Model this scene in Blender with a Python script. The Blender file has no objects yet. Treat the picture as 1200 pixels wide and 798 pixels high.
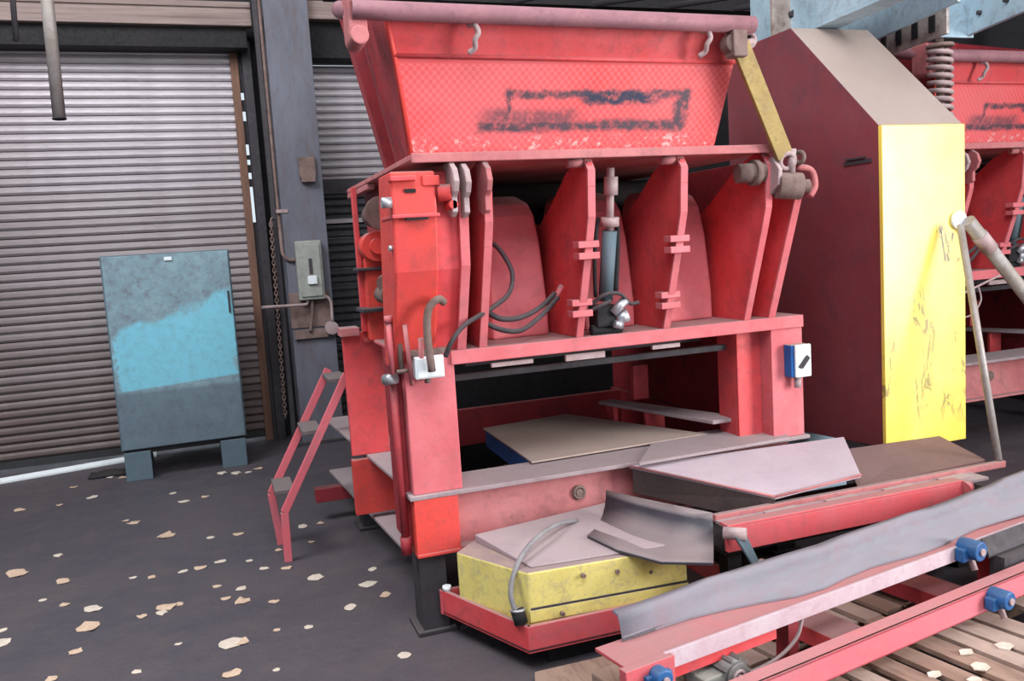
import bpy, bmesh, math, random
from mathutils import Vector, Matrix
random.seed(7)
R = math.radians
scn = bpy.context.scene
COL = scn.collection

# ---------------------------------------------------------------- camera
cam = bpy.data.cameras.new('camera')
cam.sensor_width = 36.0
cam.lens = 30.0
cam.clip_start = 0.05
camo = bpy.data.objects.new('camera', cam)
rot = Matrix(((0.94103905, 0.09564365, -0.32449622),
              (-0.33241512, 0.08332062, -0.93944551),
              (-0.06281477, 0.99192236, 0.11020135)))
camo.matrix_world = Matrix.Translation((0, 0, 1.7)) @ rot.to_4x4()
COL.objects.link(camo)
scn.camera = camo

# ---------------------------------------------------------------- world, light, exposure
world = bpy.data.worlds.new('overcast_sky')
scn.world = world
world.use_nodes = True
wn = world.node_tree.nodes
wn['Background'].inputs[0].default_value = (0.80, 0.90, 1.0, 1)
wn['Background'].inputs[1].default_value = 0.75

def area(name, loc, target, sx, sy, power, color):
    l = bpy.data.lights.new(name, 'AREA')
    l.shape = 'RECTANGLE'; l.size = sx; l.size_y = sy
    l.energy = power; l.color = color
    o = bpy.data.objects.new(name, l)
    o.location = loc
    o.rotation_euler = (Vector(target) - Vector(loc)).to_track_quat('-Z', 'Y').to_euler()
    COL.objects.link(o)
    return o
# daylight through the open loading door to the right of the photographer, roof lights, and an added fill on the right
area('loading_door_daylight', (7.5, -1.7, 2.3), (2.2, 3.6, 1.2), 3.2, 3.6, 680, (1.0, 0.98, 0.97))
area('roof_light_front', (0.6, -0.6, 6.2), (1.4, 4.0, 0.8), 4.0, 3.0, 300, (0.97, 0.97, 1.0))
area('roof_light_left', (-2.6, 3.8, 6.3), (-0.4, 7.6, 1.2), 3.0, 2.0, 330, (0.93, 0.96, 1.0))
area('fill_light_right', (3.8, 2.2, 6.3), (3.4, 3.8, 1.2), 2.4, 2.4, 45, (0.97, 0.98, 1.0))  # general fill lamp added over the right side, no fixture there
vs = scn.view_settings
vs.view_transform = 'Standard'
vs.look = 'None'
vs.gamma = 1.0
vs.use_curve_mapping = False
vs.exposure = 0.35

# ---------------------------------------------------------------- materials
def lin(c):
    out = []
    for v in c:
        v = v / 255.0
        out.append(v / 12.92 if v <= 0.04045 else ((v + 0.055) / 1.055) ** 2.4)
    return (out[0], out[1], out[2], 1.0)

def nd(nt, t, **kw):
    n = nt.nodes.new(t)
    for k, v in kw.items():
        setattr(n, k, v)
    return n

def mixc(nt, fac, a, b):
    m = nd(nt, 'ShaderNodeMix', data_type='RGBA')
    if isinstance(fac, (int, float)): m.inputs[0].default_value = fac
    else: nt.links.new(fac, m.inputs[0])
    for i, s in ((6, a), (7, b)):
        if isinstance(s, tuple): m.inputs[i].default_value = s
        else: nt.links.new(s, m.inputs[i])
    return m.outputs[2]

def noise(nt, vec, scale, detail=4, rough=0.6, dist=0.0):
    n = nd(nt, 'ShaderNodeTexNoise')
    n.inputs['Scale'].default_value = scale
    n.inputs['Detail'].default_value = detail
    n.inputs['Roughness'].default_value = rough
    n.inputs['Distortion'].default_value = dist
    nt.links.new(vec, n.inputs['Vector'])
    return n.outputs['Fac']

def ramp(nt, src, a, b, lo=0.0, hi=1.0):
    m = nd(nt, 'ShaderNodeMapRange')
    m.inputs['From Min'].default_value = a
    m.inputs['From Max'].default_value = b
    m.inputs['To Min'].default_value = lo
    m.inputs['To Max'].default_value = hi
    nt.links.new(src, m.inputs['Value'])
    return m.outputs[0]

def math_(nt, op, a, b=None):
    m = nd(nt, 'ShaderNodeMath', operation=op)
    for i, s in enumerate((a, b)):
        if s is None: continue
        if isinstance(s, (int, float)): m.inputs[i].default_value = s
        else: nt.links.new(s, m.inputs[i])
    return m.outputs[0]

def worn(name, base, alt=None, dirt=(60, 50, 50), dirt_amt=0.35, rough=0.55, dust=None, dust_amt=0.8,
         metal=0.0, scale=3.0, bump=0.15, stretch=(1, 1, 1), spec=0.4, dz=(0.45, 0.85)):
    m = bpy.data.materials.new(name); m.use_nodes = True
    nt = m.node_tree
    p = nt.nodes['Principled BSDF']
    tc = nd(nt, 'ShaderNodeTexCoord')
    mp = nd(nt, 'ShaderNodeMapping')
    mp.inputs['Scale'].default_value = stretch
    nt.links.new(tc.outputs['Object'], mp.inputs['Vector'])
    v = mp.outputs[0]
    big = noise(nt, v, scale, 5, 0.6)
    fine = noise(nt, v, scale * 9, 4, 0.7)
    c = mixc(nt, ramp(nt, big, 0.35, 0.65), lin(base), lin(alt or base))
    d = math_(nt, 'MULTIPLY', ramp(nt, noise(nt, v, scale * 2.3, 6, 0.72, 0.6), 0.50, 0.72), dirt_amt)
    c = mixc(nt, d, c, lin(dirt))
    c = mixc(nt, math_(nt, 'MULTIPLY', ramp(nt, fine, 0.56, 0.72), dirt_amt * 0.6), c, lin(dirt))
    if dust:
        g = nd(nt, 'ShaderNodeNewGeometry')
        s = nd(nt, 'ShaderNodeSeparateXYZ')
        nt.links.new(g.outputs['Normal'], s.inputs[0])
        up = ramp(nt, s.outputs['Z'], dz[0], dz[1])
        k = math_(nt, 'MULTIPLY', up, ramp(nt, big, 0.15, 0.5, dust_amt * 0.75, dust_amt))
        c = mixc(nt, k, c, lin(dust))
    nt.links.new(c, p.inputs['Base Color'])
    nt.links.new(ramp(nt, fine, 0.3, 0.7, rough - 0.08, min(1, rough + 0.15)), p.inputs['Roughness'])
    p.inputs['Metallic'].default_value = metal
    p.inputs['Specular IOR Level'].default_value = spec
    if bump:
        b = nd(nt, 'ShaderNodeBump'); b.inputs['Strength'].default_value = bump
        b.inputs['Distance'].default_value = 0.01
        nt.links.new(fine, b.inputs['Height']); nt.links.new(b.outputs[0], p.inputs['Normal'])
    return m

DUST = (150, 130, 128)
M = {}
M['red'] = worn('red_paint', (206, 66, 68), (212, 84, 88), (120, 66, 72), 0.55, 0.5, DUST, 0.85)
M['orange_red'] = worn('orange_red_paint', (222, 72, 60), (208, 70, 68), (120, 66, 64), 0.45, 0.5, DUST, 0.8)
M['pink_red'] = worn('faded_red_paint', (212, 116, 122), (200, 94, 100), (150, 95, 95), 0.5, 0.6, DUST, 0.85)
M['deep_red'] = worn('deep_red_paint', (160, 48, 54), (138, 44, 52), (70, 35, 40), 0.6, 0.6, (110, 80, 80), 0.7)
M['dusty_pink'] = worn('dusty_pink_paint', (190, 120, 120), (176, 98, 100), (120, 85, 85), 0.6, 0.7, DUST, 0.9)
M['maroon'] = worn('maroon_sheet_paint', (128, 68, 74), (124, 56, 62), (98, 60, 72), 0.8, 0.5, (158, 142, 134), 1.0, scale=1.6, dz=(0.3, 0.6))
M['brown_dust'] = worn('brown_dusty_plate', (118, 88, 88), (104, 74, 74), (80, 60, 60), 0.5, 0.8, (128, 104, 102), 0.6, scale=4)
M['rim'] = worn('grimy_rim_pipe', (152, 104, 112), (134, 92, 100), (96, 70, 76), 0.6, 0.6, (150, 118, 122), 0.5, scale=5)
M['dark_steel'] = worn('dark_grimy_steel', (66, 62, 66), (52, 48, 52), (36, 32, 34), 0.6, 0.7, (92, 84, 84), 0.7)
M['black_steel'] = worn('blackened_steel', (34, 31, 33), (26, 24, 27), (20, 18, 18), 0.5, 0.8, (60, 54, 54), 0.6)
M['column'] = worn('slate_painted_steel', (104, 105, 116), (88, 88, 98), (92, 66, 58), 0.55, 0.6, (100, 94, 94), 0.7, stretch=(1, 1, 0.3))
M['rust'] = worn('rusty_steel', (134, 112, 106), (108, 88, 82), (70, 50, 44), 0.6, 0.85, (140, 120, 112), 0.6, scale=6)
M['pale_metal'] = worn('pale_worn_metal', (176, 156, 156), (160, 134, 134), (110, 84, 84), 0.55, 0.6, (180, 165, 162), 0.6, scale=7)
M['grey_plate'] = worn('dusty_grey_plate', (162, 146, 148), (150, 132, 136), (116, 96, 98), 0.45, 0.8, (168, 152, 152), 0.6, scale=4)
M['shutter'] = worn('aluminium_shutter', (166, 160, 164), (148, 138, 140), (96, 80, 76), 0.5, 0.45, None, 0, metal=0.25, scale=1.2, stretch=(0.6, 1, 2))
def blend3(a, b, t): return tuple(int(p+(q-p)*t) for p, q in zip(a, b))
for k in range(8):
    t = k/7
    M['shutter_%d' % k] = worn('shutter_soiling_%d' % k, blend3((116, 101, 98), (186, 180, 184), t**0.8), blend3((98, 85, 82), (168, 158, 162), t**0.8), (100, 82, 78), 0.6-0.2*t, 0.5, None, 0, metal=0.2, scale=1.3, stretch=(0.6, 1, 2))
M['shutter_dark'] = worn('grimy_shutter', (64, 64, 66), (50, 50, 52), (40, 38, 36), 0.5, 0.6, None, 0, metal=0.2, scale=1.2)
M['wall'] = worn('sooty_wall', (50, 47, 50), (40, 38, 42), (30, 28, 30), 0.5, 0.9, None, 0)
M['wood'] = worn('old_timber', (158, 132, 116), (138, 112, 98), (88, 68, 58), 0.6, 0.85, None, 0, stretch=(1, 0.15, 1), scale=8)
M['beam_wood'] = worn('weathered_beam', (148, 130, 124), (122, 106, 102), (76, 60, 56), 0.6, 0.85, None, 0, stretch=(0.12, 1, 4), scale=6)
M['jamb_wood'] = worn('brown_jamb', (128, 94, 78), (108, 80, 68), (70, 54, 48), 0.6, 0.85, None, 0, stretch=(3, 3, 0.3), scale=6)
M['plank'] = worn('dusty_plank', (172, 150, 136), (140, 116, 104), (96, 74, 66), 0.6, 0.9, (178, 158, 146), 0.5, scale=5, stretch=(2, 0.5, 2))
M['strap'] = worn('ochre_strap_paint', (160, 136, 76), (142, 118, 70), (96, 76, 60), 0.6, 0.6, None, 0, scale=8)
M['teal'] = worn('teal', (92, 110, 120), (82, 100, 110), (90, 76, 72), 0.4, 0.6, (100, 104, 108), 0.6)
M['lilac'] = worn('lilac_grey_plate', (190, 174, 182), (176, 160, 170), (150, 128, 134), 0.35, 0.7, (190, 174, 180), 0.4, scale=4)
M['tan_dust'] = worn('tan_dusty_sheet', (176, 156, 144), (160, 144, 138), (150, 120, 100), 0.5, 0.85, (172, 154, 144), 0.5, scale=4)
M['rust_dark'] = worn('dark_rusty_plate', (72, 56, 54), (60, 48, 48), (40, 32, 32), 0.6, 0.8, None, 0, scale=5)
M['tread'] = worn('grimy_tread', (112, 104, 104), (96, 88, 88), (70, 60, 60), 0.5, 0.8, (124, 114, 112), 0.5, scale=6)
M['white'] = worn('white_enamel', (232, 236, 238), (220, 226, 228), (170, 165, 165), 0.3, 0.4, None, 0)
M['box_grey'] = worn('grey_enamel', (158, 160, 152), (144, 146, 140), (96, 88, 80), 0.45, 0.5, None, 0, scale=8)
M['blue'] = worn('blue_enamel', (34, 92, 148), (28, 78, 130), (40, 44, 54), 0.5, 0.45, (90, 110, 130), 0.4, scale=10)
M['deep_blue'] = worn('blue_side_paint', (36, 104, 176), (30, 90, 160), (60, 62, 70), 0.5, 0.5, (170, 152, 140), 0.98, scale=5)
M['girder'] = worn('pale_blue_girder_paint', (172, 196, 208), (150, 176, 190), (112, 92, 86), 0.55, 0.6, (150, 150, 150), 0.4, scale=4)
M['girder_rust'] = worn('rusty_pale_plate', (186, 176, 170), (140, 124, 116), (100, 76, 66), 0.6, 0.7, None, 0, scale=9)
M['rubber'] = worn('worn_grey_rubber', (128, 124, 132), (116, 114, 122), (140, 100, 106), 0.5, 0.75, (134, 128, 134), 0.5, scale=5, stretch=(0.5, 1, 1))
M['rubber_dark'] = worn('dark_rubber_sheet', (70, 66, 74), (60, 58, 66), (44, 42, 48), 0.45, 0.5, (142, 128, 128), 0.9, scale=4)
M['hose'] = worn('black_rubber_hose', (62, 54, 58), (52, 46, 50), (90, 76, 76), 0.4, 0.6, (110, 96, 96), 0.6, scale=10)
M['hose_grey'] = worn('grey_plastic_hose', (140, 136, 138), (124, 120, 122), (90, 84, 84), 0.4, 0.5, None, 0, scale=10)
M['chrome'] = worn('bright_metal', (190, 190, 196), (160, 158, 162), (80, 74, 74), 0.5, 0.35, None, 0, metal=0.6, scale=12)
M['alu'] = worn('aluminium_pole', (168, 162, 160), (150, 140, 132), (120, 98, 84), 0.5, 0.5, None, 0, metal=0.3, scale=6)
M['motor'] = worn('grey_motor_casting', (120, 118, 116), (104, 102, 100), (70, 64, 62), 0.5, 0.6, (140, 134, 130), 0.5, scale=12)
M['leaf'] = worn('dry_leaf', (214, 188, 164), (196, 166, 142), (140, 110, 90), 0.4, 0.8, None, 0, scale=14)
M['leaf_pale'] = worn('pale_scrap', (216, 204, 190), (200, 184, 166), (150, 130, 112), 0.3, 0.8, None, 0, scale=14)
M['ybox'] = worn('chipped_yellow_paint', (232, 214, 128), (216, 198, 112), (160, 148, 126), 0.75, 0.6, (150, 130, 128), 1.0, scale=7)
M['tray_red'] = worn('tray_red_paint', (204, 74, 80), (196, 90, 96), (140, 84, 86), 0.5, 0.6, (160, 130, 128), 0.7, scale=4)
M['channel_red'] = worn('channel_red_paint', (216, 98, 108), (206, 108, 118), (160, 110, 112), 0.45, 0.6, (156, 132, 128), 0.55, scale=4)
M['flange_pale'] = worn('scuffed_channel_edge', (192, 176, 182), (184, 158, 166), (150, 110, 114), 0.45, 0.6, (176, 150, 154), 0.4, scale=5)

def floor_material():
    m = bpy.data.materials.new('grimy_concrete'); m.use_nodes = True
    nt = m.node_tree; p = nt.nodes['Principled BSDF']
    tc = nd(nt, 'ShaderNodeTexCoord'); v = tc.outputs['Object']
    a = noise(nt, v, 0.9, 6, 0.65, 0.4); b = noise(nt, v, 6, 6, 0.7); c2 = noise(nt, v, 45, 5, 0.8)
    c = mixc(nt, ramp(nt, a, 0.35, 0.65), lin((86, 78, 82)), lin((72, 68, 76)))
    c = mixc(nt, ramp(nt, b, 0.5, 0.75, 0, 0.55), c, lin((92, 80, 78)))
    c = mixc(nt, ramp(nt, c2, 0.62, 0.74, 0, 0.7), c, lin((116, 102, 96)))
    c = mixc(nt, ramp(nt, c2, 0.42, 0.30, 0, 0.6), c, lin((40, 37, 42)))
    nt.links.new(c, p.inputs['Base Color'])
    nt.links.new(ramp(nt, b, 0.3, 0.7, 0.5, 0.85), p.inputs['Roughness'])
    bp = nd(nt, 'ShaderNodeBump'); bp.inputs['Strength'].default_value = 0.5; bp.inputs['Distance'].default_value = 0.02
    nt.links.new(math_(nt, 'ADD', b, math_(nt, 'MULTIPLY', c2, 0.5)), bp.inputs['Height'])
    nt.links.new(bp.outputs[0], p.inputs['Normal'])
    return m
M['floor'] = floor_material()

def local_xyz(nt):
    tc = nd(nt, 'ShaderNodeTexCoord')
    s = nd(nt, 'ShaderNodeSeparateXYZ')
    nt.links.new(tc.outputs['Object'], s.inputs[0])
    return tc.outputs['Object'], s.outputs

def band(nt, val, centre, half, soft):
    d = math_(nt, 'ABSOLUTE', math_(nt, 'SUBTRACT', val, centre))
    return ramp(nt, d, half + soft, half, 0, 1)

def mul(nt, *a):
    r = a[0]
    for k in a[1:]: r = math_(nt, 'MULTIPLY', r, k)
    return r

def hopper_material():
    """red tread plate with the scraped outline of a sign torn off it"""
    m = bpy.data.materials.new('tread_plate_red'); m.use_nodes = True
    nt = m.node_tree; p = nt.nodes['Principled BSDF']
    v, xyz = local_xyz(nt)
    x, y = xyz[0], xyz[1]
    z = math_(nt, 'SUBTRACT', xyz[2], 2.085)
    big = noise(nt, v, 2.5, 5, 0.6); n2 = noise(nt, v, 9, 6, 0.75, 0.8); n3 = noise(nt, v, 30, 4, 0.7)
    c = mixc(nt, ramp(nt, big, 0.35, 0.65), lin((218, 70, 70)), lin((216, 92, 96)))
    c = mixc(nt, ramp(nt, n2, 0.52, 0.75, 0, 0.35), c, lin((190, 110, 112)))
    # diamond tread
    ck = nd(nt, 'ShaderNodeMapping'); ck.inputs['Rotation'].default_value = (0, 0, 0)
    nt.links.new(v, ck.inputs['Vector'])
    chk = nd(nt, 'ShaderNodeTexChecker'); chk.inputs['Scale'].default_value = 62
    s2 = nd(nt, 'ShaderNodeSeparateXYZ'); nt.links.new(ck.outputs[0], s2.inputs[0])
    cb = nd(nt, 'ShaderNodeCombineXYZ')
    nt.links.new(s2.outputs[0], cb.inputs[0]); nt.links.new(s2.outputs[2], cb.inputs[1]); cb.inputs[2].default_value = 0.003
    nt.links.new(cb.outputs[0], chk.inputs['Vector'])
    low = ramp(nt, z, 0.345, 0.335)
    c = mixc(nt, mul(nt, chk.outputs['Fac'], low, 0.20), c, lin((250, 150, 150)))
    # worn outline: local x,z measured from the machine base corner
    wob = math_(nt, 'MULTIPLY', math_(nt, 'SUBTRACT', n2, 0.5), 0.10)
    xx = math_(nt, 'ADD', x, wob); zz = math_(nt, 'ADD', z, math_(nt, 'MULTIPLY', wob, 0.6))
    cx, cz, hx, hz = 0.86, 0.17, 0.46, 0.062
    inx = band(nt, xx, cx, hx + 0.02, 0.03); inz = band(nt, zz, cz, hz + 0.01, 0.02)
    top = mul(nt, band(nt, zz, cz + hz, 0.008, 0.014), band(nt, xx, cx + 0.03, hx - 0.07, 0.03))
    bot = mul(nt, band(nt, zz, cz - hz, 0.010, 0.02), inx)
    rgt = mul(nt, band(nt, xx, cx + hx, 0.02, 0.03), inz)
    lft = mul(nt, band(nt, xx, cx - hx + 0.10, 0.006, 0.012), inz)
    blob = mul(nt, band(nt, xx, cx + 0.15, 0.12, 0.10), band(nt, zz, cz + hz - 0.015, 0.014, 0.02))
    blob2 = mul(nt, band(nt, xx, cx - 0.26, 0.16, 0.10), band(nt, zz, cz - 0.035, 0.022, 0.03), 0.75)
    sc = top
    for q in (bot, rgt, lft, blob, blob2): sc = math_(nt, 'MAXIMUM', sc, q)
    sc = mul(nt, sc, ramp(nt, n3, 0.32, 0.52, 0.35, 1.0))
    c = mixc(nt, sc, c, lin((78, 60, 70)))
    core = mul(nt, blob, ramp(nt, n3, 0.45, 0.55))
    c = mixc(nt, core, c, lin((40, 44, 70)))
    # chipped paint along the foot
    foot = mul(nt, band(nt, z, 0.03, 0.02, 0.03), ramp(nt, n3, 0.55, 0.62))
    c = mixc(nt, foot, c, lin((214, 170, 166)))
    nt.links.new(c, p.inputs['Base Color'])
    p.inputs['Roughness'].default_value = 0.5
    bp = nd(nt, 'ShaderNodeBump'); bp.inputs['Strength'].default_value = 0.35; bp.inputs['Distance'].default_value = 0.004
    nt.links.new(mul(nt, chk.outputs['Fac'], low), bp.inputs['Height'])
    nt.links.new(bp.outputs[0], p.inputs['Normal'])
    return m
M['hopper'] = hopper_material()

def cabinet_material():
    """grey-teal cabinet door with a bright repainted patch"""
    m = bpy.data.materials.new('patched_blue_paint'); m.use_nodes = True
    nt = m.node_tree; p = nt.nodes['Principled BSDF']
    v, xyz = local_xyz(nt)
    x, z = xyz[0], xyz[2]
    n = noise(nt, v, 4, 6, 0.7, 0.4); n3 = noise(nt, v, 14, 5, 0.75)
    c = mixc(nt, ramp(nt, n, 0.4, 0.65), lin((116, 140, 150)), lin((128, 158, 168)))
    c = mixc(nt, ramp(nt, n3, 0.48, 0.68, 0, 0.75), c, lin((98, 90, 98)))
    c = mixc(nt, mul(nt, ramp(nt, n, 0.5, 0.7), 0.6), c, lin((136, 160, 166)))
    w = math_(nt, 'MULTIPLY', math_(nt, 'SUBTRACT', n, 0.5), 0.35)
    zz = math_(nt, 'ADD', z, w)
    lo = ramp(nt, math_(nt, 'SUBTRACT', z, math_(nt, 'MULTIPLY', x, 0.06)), 0.72, 0.735)
    edge = math_(nt, 'ADD', 1.20, math_(nt, 'MULTIPLY', x, 0.32))
    hi = ramp(nt, math_(nt, 'SUBTRACT', edge, zz), 0.0, 0.06)
    xin = band(nt, math_(nt, 'ADD', x, w), 0.50, 0.44, 0.03)
    c = mixc(nt, mul(nt, lo, hi, xin, ramp(nt, n3, 0.35, 0.7, 1.0, 0.6)), c, lin((118, 194, 214)))
    grey = ramp(nt, z, 0.74, 0.70)
    c = mixc(nt, mul(nt, grey, 0.65), c, lin((78, 88, 98)))
    nt.links.new(c, p.inputs['Base Color']); p.inputs['Roughness'].default_value = 0.55
    return m
M['cabinet'] = cabinet_material()

def yellow_material():
    m = bpy.data.materials.new('scuffed_yellow_paint'); m.use_nodes = True
    nt = m.node_tree; p = nt.nodes['Principled BSDF']
    v, xyz = local_xyz(nt)
    mp = nd(nt, 'ShaderNodeMapping'); mp.inputs['Rotation'].default_value = (0, R(28), 0); mp.inputs['Scale'].default_value = (5.5, 1, 1.6)
    nt.links.new(v, mp.inputs['Vector'])
    n = noise(nt, v, 3, 5, 0.6); s = noise(nt, mp.outputs[0], 2.2, 6, 0.75, 1.2)
    c = mixc(nt, ramp(nt, n, 0.35, 0.65), lin((242, 212, 84)), lin((242, 218, 112)))
    zr = mul(nt, band(nt, xyz[2], 1.0, 0.28, 0.15), ramp(nt, s, 0.555, 0.61))
    c = mixc(nt, mul(nt, zr, 0.7), c, lin((96, 90, 70)))
    blk = mul(nt, band(nt, math_(nt, 'ADD', xyz[0], math_(nt, 'MULTIPLY', math_(nt, 'SUBTRACT', n, .5), .5)), 0.42, 0.035, 0.03), band(nt, xyz[2], 1.56, 0.08, 0.06), ramp(nt, s, 0.46, 0.54))
    c = mixc(nt, blk, c, lin((70, 66, 60)))
    nt.links.new(c, p.inputs['Base Color'])
    p.inputs['Roughness'].default_value = 0.30
    p.inputs['Specular IOR Level'].default_value = 0.55
    return m
M['yellow'] = yellow_material()

# ---------------------------------------------------------------- mesh helpers
class MB:
    def __init__(s): s.bm = bmesh.new()
    def box(s, a, b, rz=0.0):
        x0, y0, z0 = a; x1, y1, z1 = b
        c = Vector(((x0+x1)/2, (y0+y1)/2, (z0+z1)/2))
        r = bmesh.ops.create_cube(s.bm, size=1)
        mt = Matrix.Translation(c) @ Matrix.Rotation(rz, 4, 'Z') @ Matrix.Diagonal((abs(x1-x0), abs(y1-y0), abs(z1-z0), 1))
        bmesh.ops.transform(s.bm, matrix=mt, verts=r['verts'])
        return s
    def hexa(s, lo, hi):
        """solid between two quads (lists of 4 points in the same order)"""
        a = [s.bm.verts.new(p) for p in lo]; b = [s.bm.verts.new(p) for p in hi]
        s.bm.faces.new(a[::-1]); s.bm.faces.new(b)
        for i in range(4):
            j = (i+1) % 4
            s.bm.faces.new((a[i], a[j], b[j], b[i]))
        return s
    def plate(s, pts, t):
        """thin plate through a polygon, thickened by t along its normal (away from the given side)"""
        P = [Vector(p) for p in pts]
        n = (P[1]-P[0]).cross(P[2]-P[0]).normalized()
        a = [s.bm.verts.new(p) for p in P]; b = [s.bm.verts.new(p + n*t) for p in P]
        s.bm.faces.new(a[::-1]); s.bm.faces.new(b)
        k = len(P)
        for i in range(k):
            j = (i+1) % k
            s.bm.faces.new((a[i], a[j], b[j], b[i]))
        return s
    def prism(s, prof, axis, lo, hi):
        """prism of a 2-D profile; axis 0: profile is (y,z); 1: (x,z); 2: (x,y)"""
        def P(q, t):
            return {0: (t, q[0], q[1]), 1: (q[0], t, q[1]), 2: (q[0], q[1], t)}[axis]
        a = [s.bm.verts.new(P(q, lo)) for q in prof]; b = [s.bm.verts.new(P(q, hi)) for q in prof]
        s.bm.faces.new(a); s.bm.faces.new(b[::-1])
        k = len(prof)
        for i in range(k):
            j = (i+1) % k
            s.bm.faces.new((a[j], a[i], b[i], b[j]))
        return s
    def tube(s, pts, r, n=10, smooth=True, sub=6, closed=False):
        P = [Vector(p) for p in pts]
        if len(P) > 2 and sub > 1:
            Q = []
            m = len(P)
            for i in range(m if closed else m-1):
                p0 = P[i-1] if (i > 0 or closed) else P[0]*2-P[1]
                p1 = P[i]; p2 = P[(i+1) % m]
                p3 = P[(i+2) % m] if (closed or i+2 < m) else p2*2-p1
                for k in range(sub):
                    t = k/sub
                    Q.append(0.5*((2*p1)+(p2-p0)*t+(2*p0-5*p1+4*p2-p3)*t*t+(3*p1-p0-3*p2+p3)*t**3))
            if not closed: Q.append(P[-1])
            P = Q
        rr = r if isinstance(r, (list, tuple)) else [r]*len(P)
        if len(rr) != len(P): rr = [rr[0]+(rr[-1]-rr[0])*i/(len(P)-1) for i in range(len(P))]
        rings = []; up = None
        for i, p in enumerate(P):
            if closed: d = (P[(i+1) % len(P)]-P[i-1]).normalized()
            else: d = (P[min(i+1, len(P)-1)]-P[max(i-1, 0)]).normalized()
            if up is None:
                up = d.orthogonal().normalized()
            up = (up - d*up.dot(d))
            up = up.normalized() if up.length > 1e-6 else d.orthogonal().normalized()
            w = d.cross(up)
            rings.append([s.bm.verts.new(p+(up*math.cos(2*math.pi*k/n)+w*math.sin(2*math.pi*k/n))*rr[i]) for k in range(n)])
        m = len(rings)
        for i in range(m if closed else m-1):
            A, B = rings[i], rings[(i+1) % m]
            for k in range(n):
                f = s.bm.faces.new((A[k], A[(k+1) % n], B[(k+1) % n], B[k])); f.smooth = smooth
        if not closed:
            s.bm.faces.new(rings[0][::-1]); s.bm.faces.new(rings[-1])
        return s
    def cyl(s, a, b, r, n=16, r2=None):
        return s.tube([a, b], [r, r if r2 is None else r2], n=n)
    def ring(s, c, axis, R_, r, n=16, m=8):
        ax = Vector(axis).normalized(); u = ax.orthogonal().normalized(); w = ax.cross(u)
        pts = [Vector(c)+(u*math.cos(2*math.pi*k/n)+w*math.sin(2*math.pi*k/n))*R_ for k in range(n)]
        return s.tube(pts, r, n=m, sub=1, closed=True)
    def sheet(s, A, B, t, thick=0.008):
        """lofted sheet between two poly-lines A and B with t cross rows given by function"""
        rows = t
        top = [[s.bm.verts.new(q) for q in row] for row in rows]
        bot = [[s.bm.verts.new(Vector(q)-Vector((0, 0, thick))) for q in row] for row in rows]
        nr, nc = len(rows), len(rows[0])
        for i in range(nr-1):
            for j in range(nc-1):
                f = s.bm.faces.new((top[i][j], top[i+1][j], top[i+1][j+1], top[i][j+1])); f.smooth = True
                f = s.bm.faces.new((bot[i][j], bot[i][j+1], bot[i+1][j+1], bot[i+1][j])); f.smooth = True
        for i in range(nr-1):
            s.bm.faces.new((top[i][0], bot[i][0], bot[i+1][0], top[i+1][0]))
            s.bm.faces.new((top[i][-1], top[i+1][-1], bot[i+1][-1], bot[i][-1]))
        for j in range(nc-1):
            s.bm.faces.new((top[0][j], top[0][j+1], bot[0][j+1], bot[0][j]))
            s.bm.faces.new((top[-1][j], bot[-1][j], bot[-1][j+1], top[-1][j+1]))
        return s

OFF = {}
def link(name, mb, mat, parent=None, loc=None, rz=0.0, bevel=0.0, label=None):
    """mb is in world (or frame) coordinates; loc = origin of the object in them"""
    off = OFF[parent.name] if parent else Vector(loc or (0, 0, 0))
    bmesh.ops.translate(mb.bm, verts=mb.bm.verts, vec=-off)
    bmesh.ops.recalc_face_normals(mb.bm, faces=mb.bm.faces)
    me = bpy.data.meshes.new(name); mb.bm.to_mesh(me); mb.bm.free()
    me.materials.append(M[mat] if isinstance(mat, str) else mat)
    o = bpy.data.objects.new(name, me); COL.objects.link(o)
    if parent: o.parent = parent
    else:
        o.location = Matrix.Rotation(rz, 3, 'Z') @ off; o.rotation_euler.z = rz
    OFF[o.name] = off
    if bevel:
        b = o.modifiers.new('bevel', 'BEVEL'); b.width = bevel; b.segments = 2; b.limit_method = 'ANGLE'
    if label: o['label'] = label
    return o

def thing(name, label, cat, loc, rz=0.0, group=None):
    o = bpy.data.objects.new(name, None); COL.objects.link(o)
    o.empty_display_size = 0.1
    o.location = Matrix.Rotation(rz, 3, 'Z') @ Vector(loc); o.rotation_euler.z = rz
    o['label'] = label; o['category'] = cat
    if group: o['group'] = group
    OFF[o.name] = Vector(loc)
    return o

def tag(o, label, cat, group=None):
    o['label'] = label; o['category'] = cat
    if group: o['group'] = group
    return o

def struct(o):
    o['kind'] = 'structure'; return o

def copy_tree(o, parent=None, shift=None, res=None):
    c = o.copy(); COL.objects.link(c)
    if parent: c.parent = parent
    if shift is not None: c.location = o.location + Vector(shift)
    for ch in list(o.children): copy_tree(ch, c)
    return c

# ================================================================ SETTING
WY = 8.42                                     # plane of the roller shutters
# floor, inside and the yard beyond the shutters
struct(link('floor', MB().box((-6, -5, -0.2), (10, 16, 0)), 'floor', loc=(0, 0, 0)))
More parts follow.
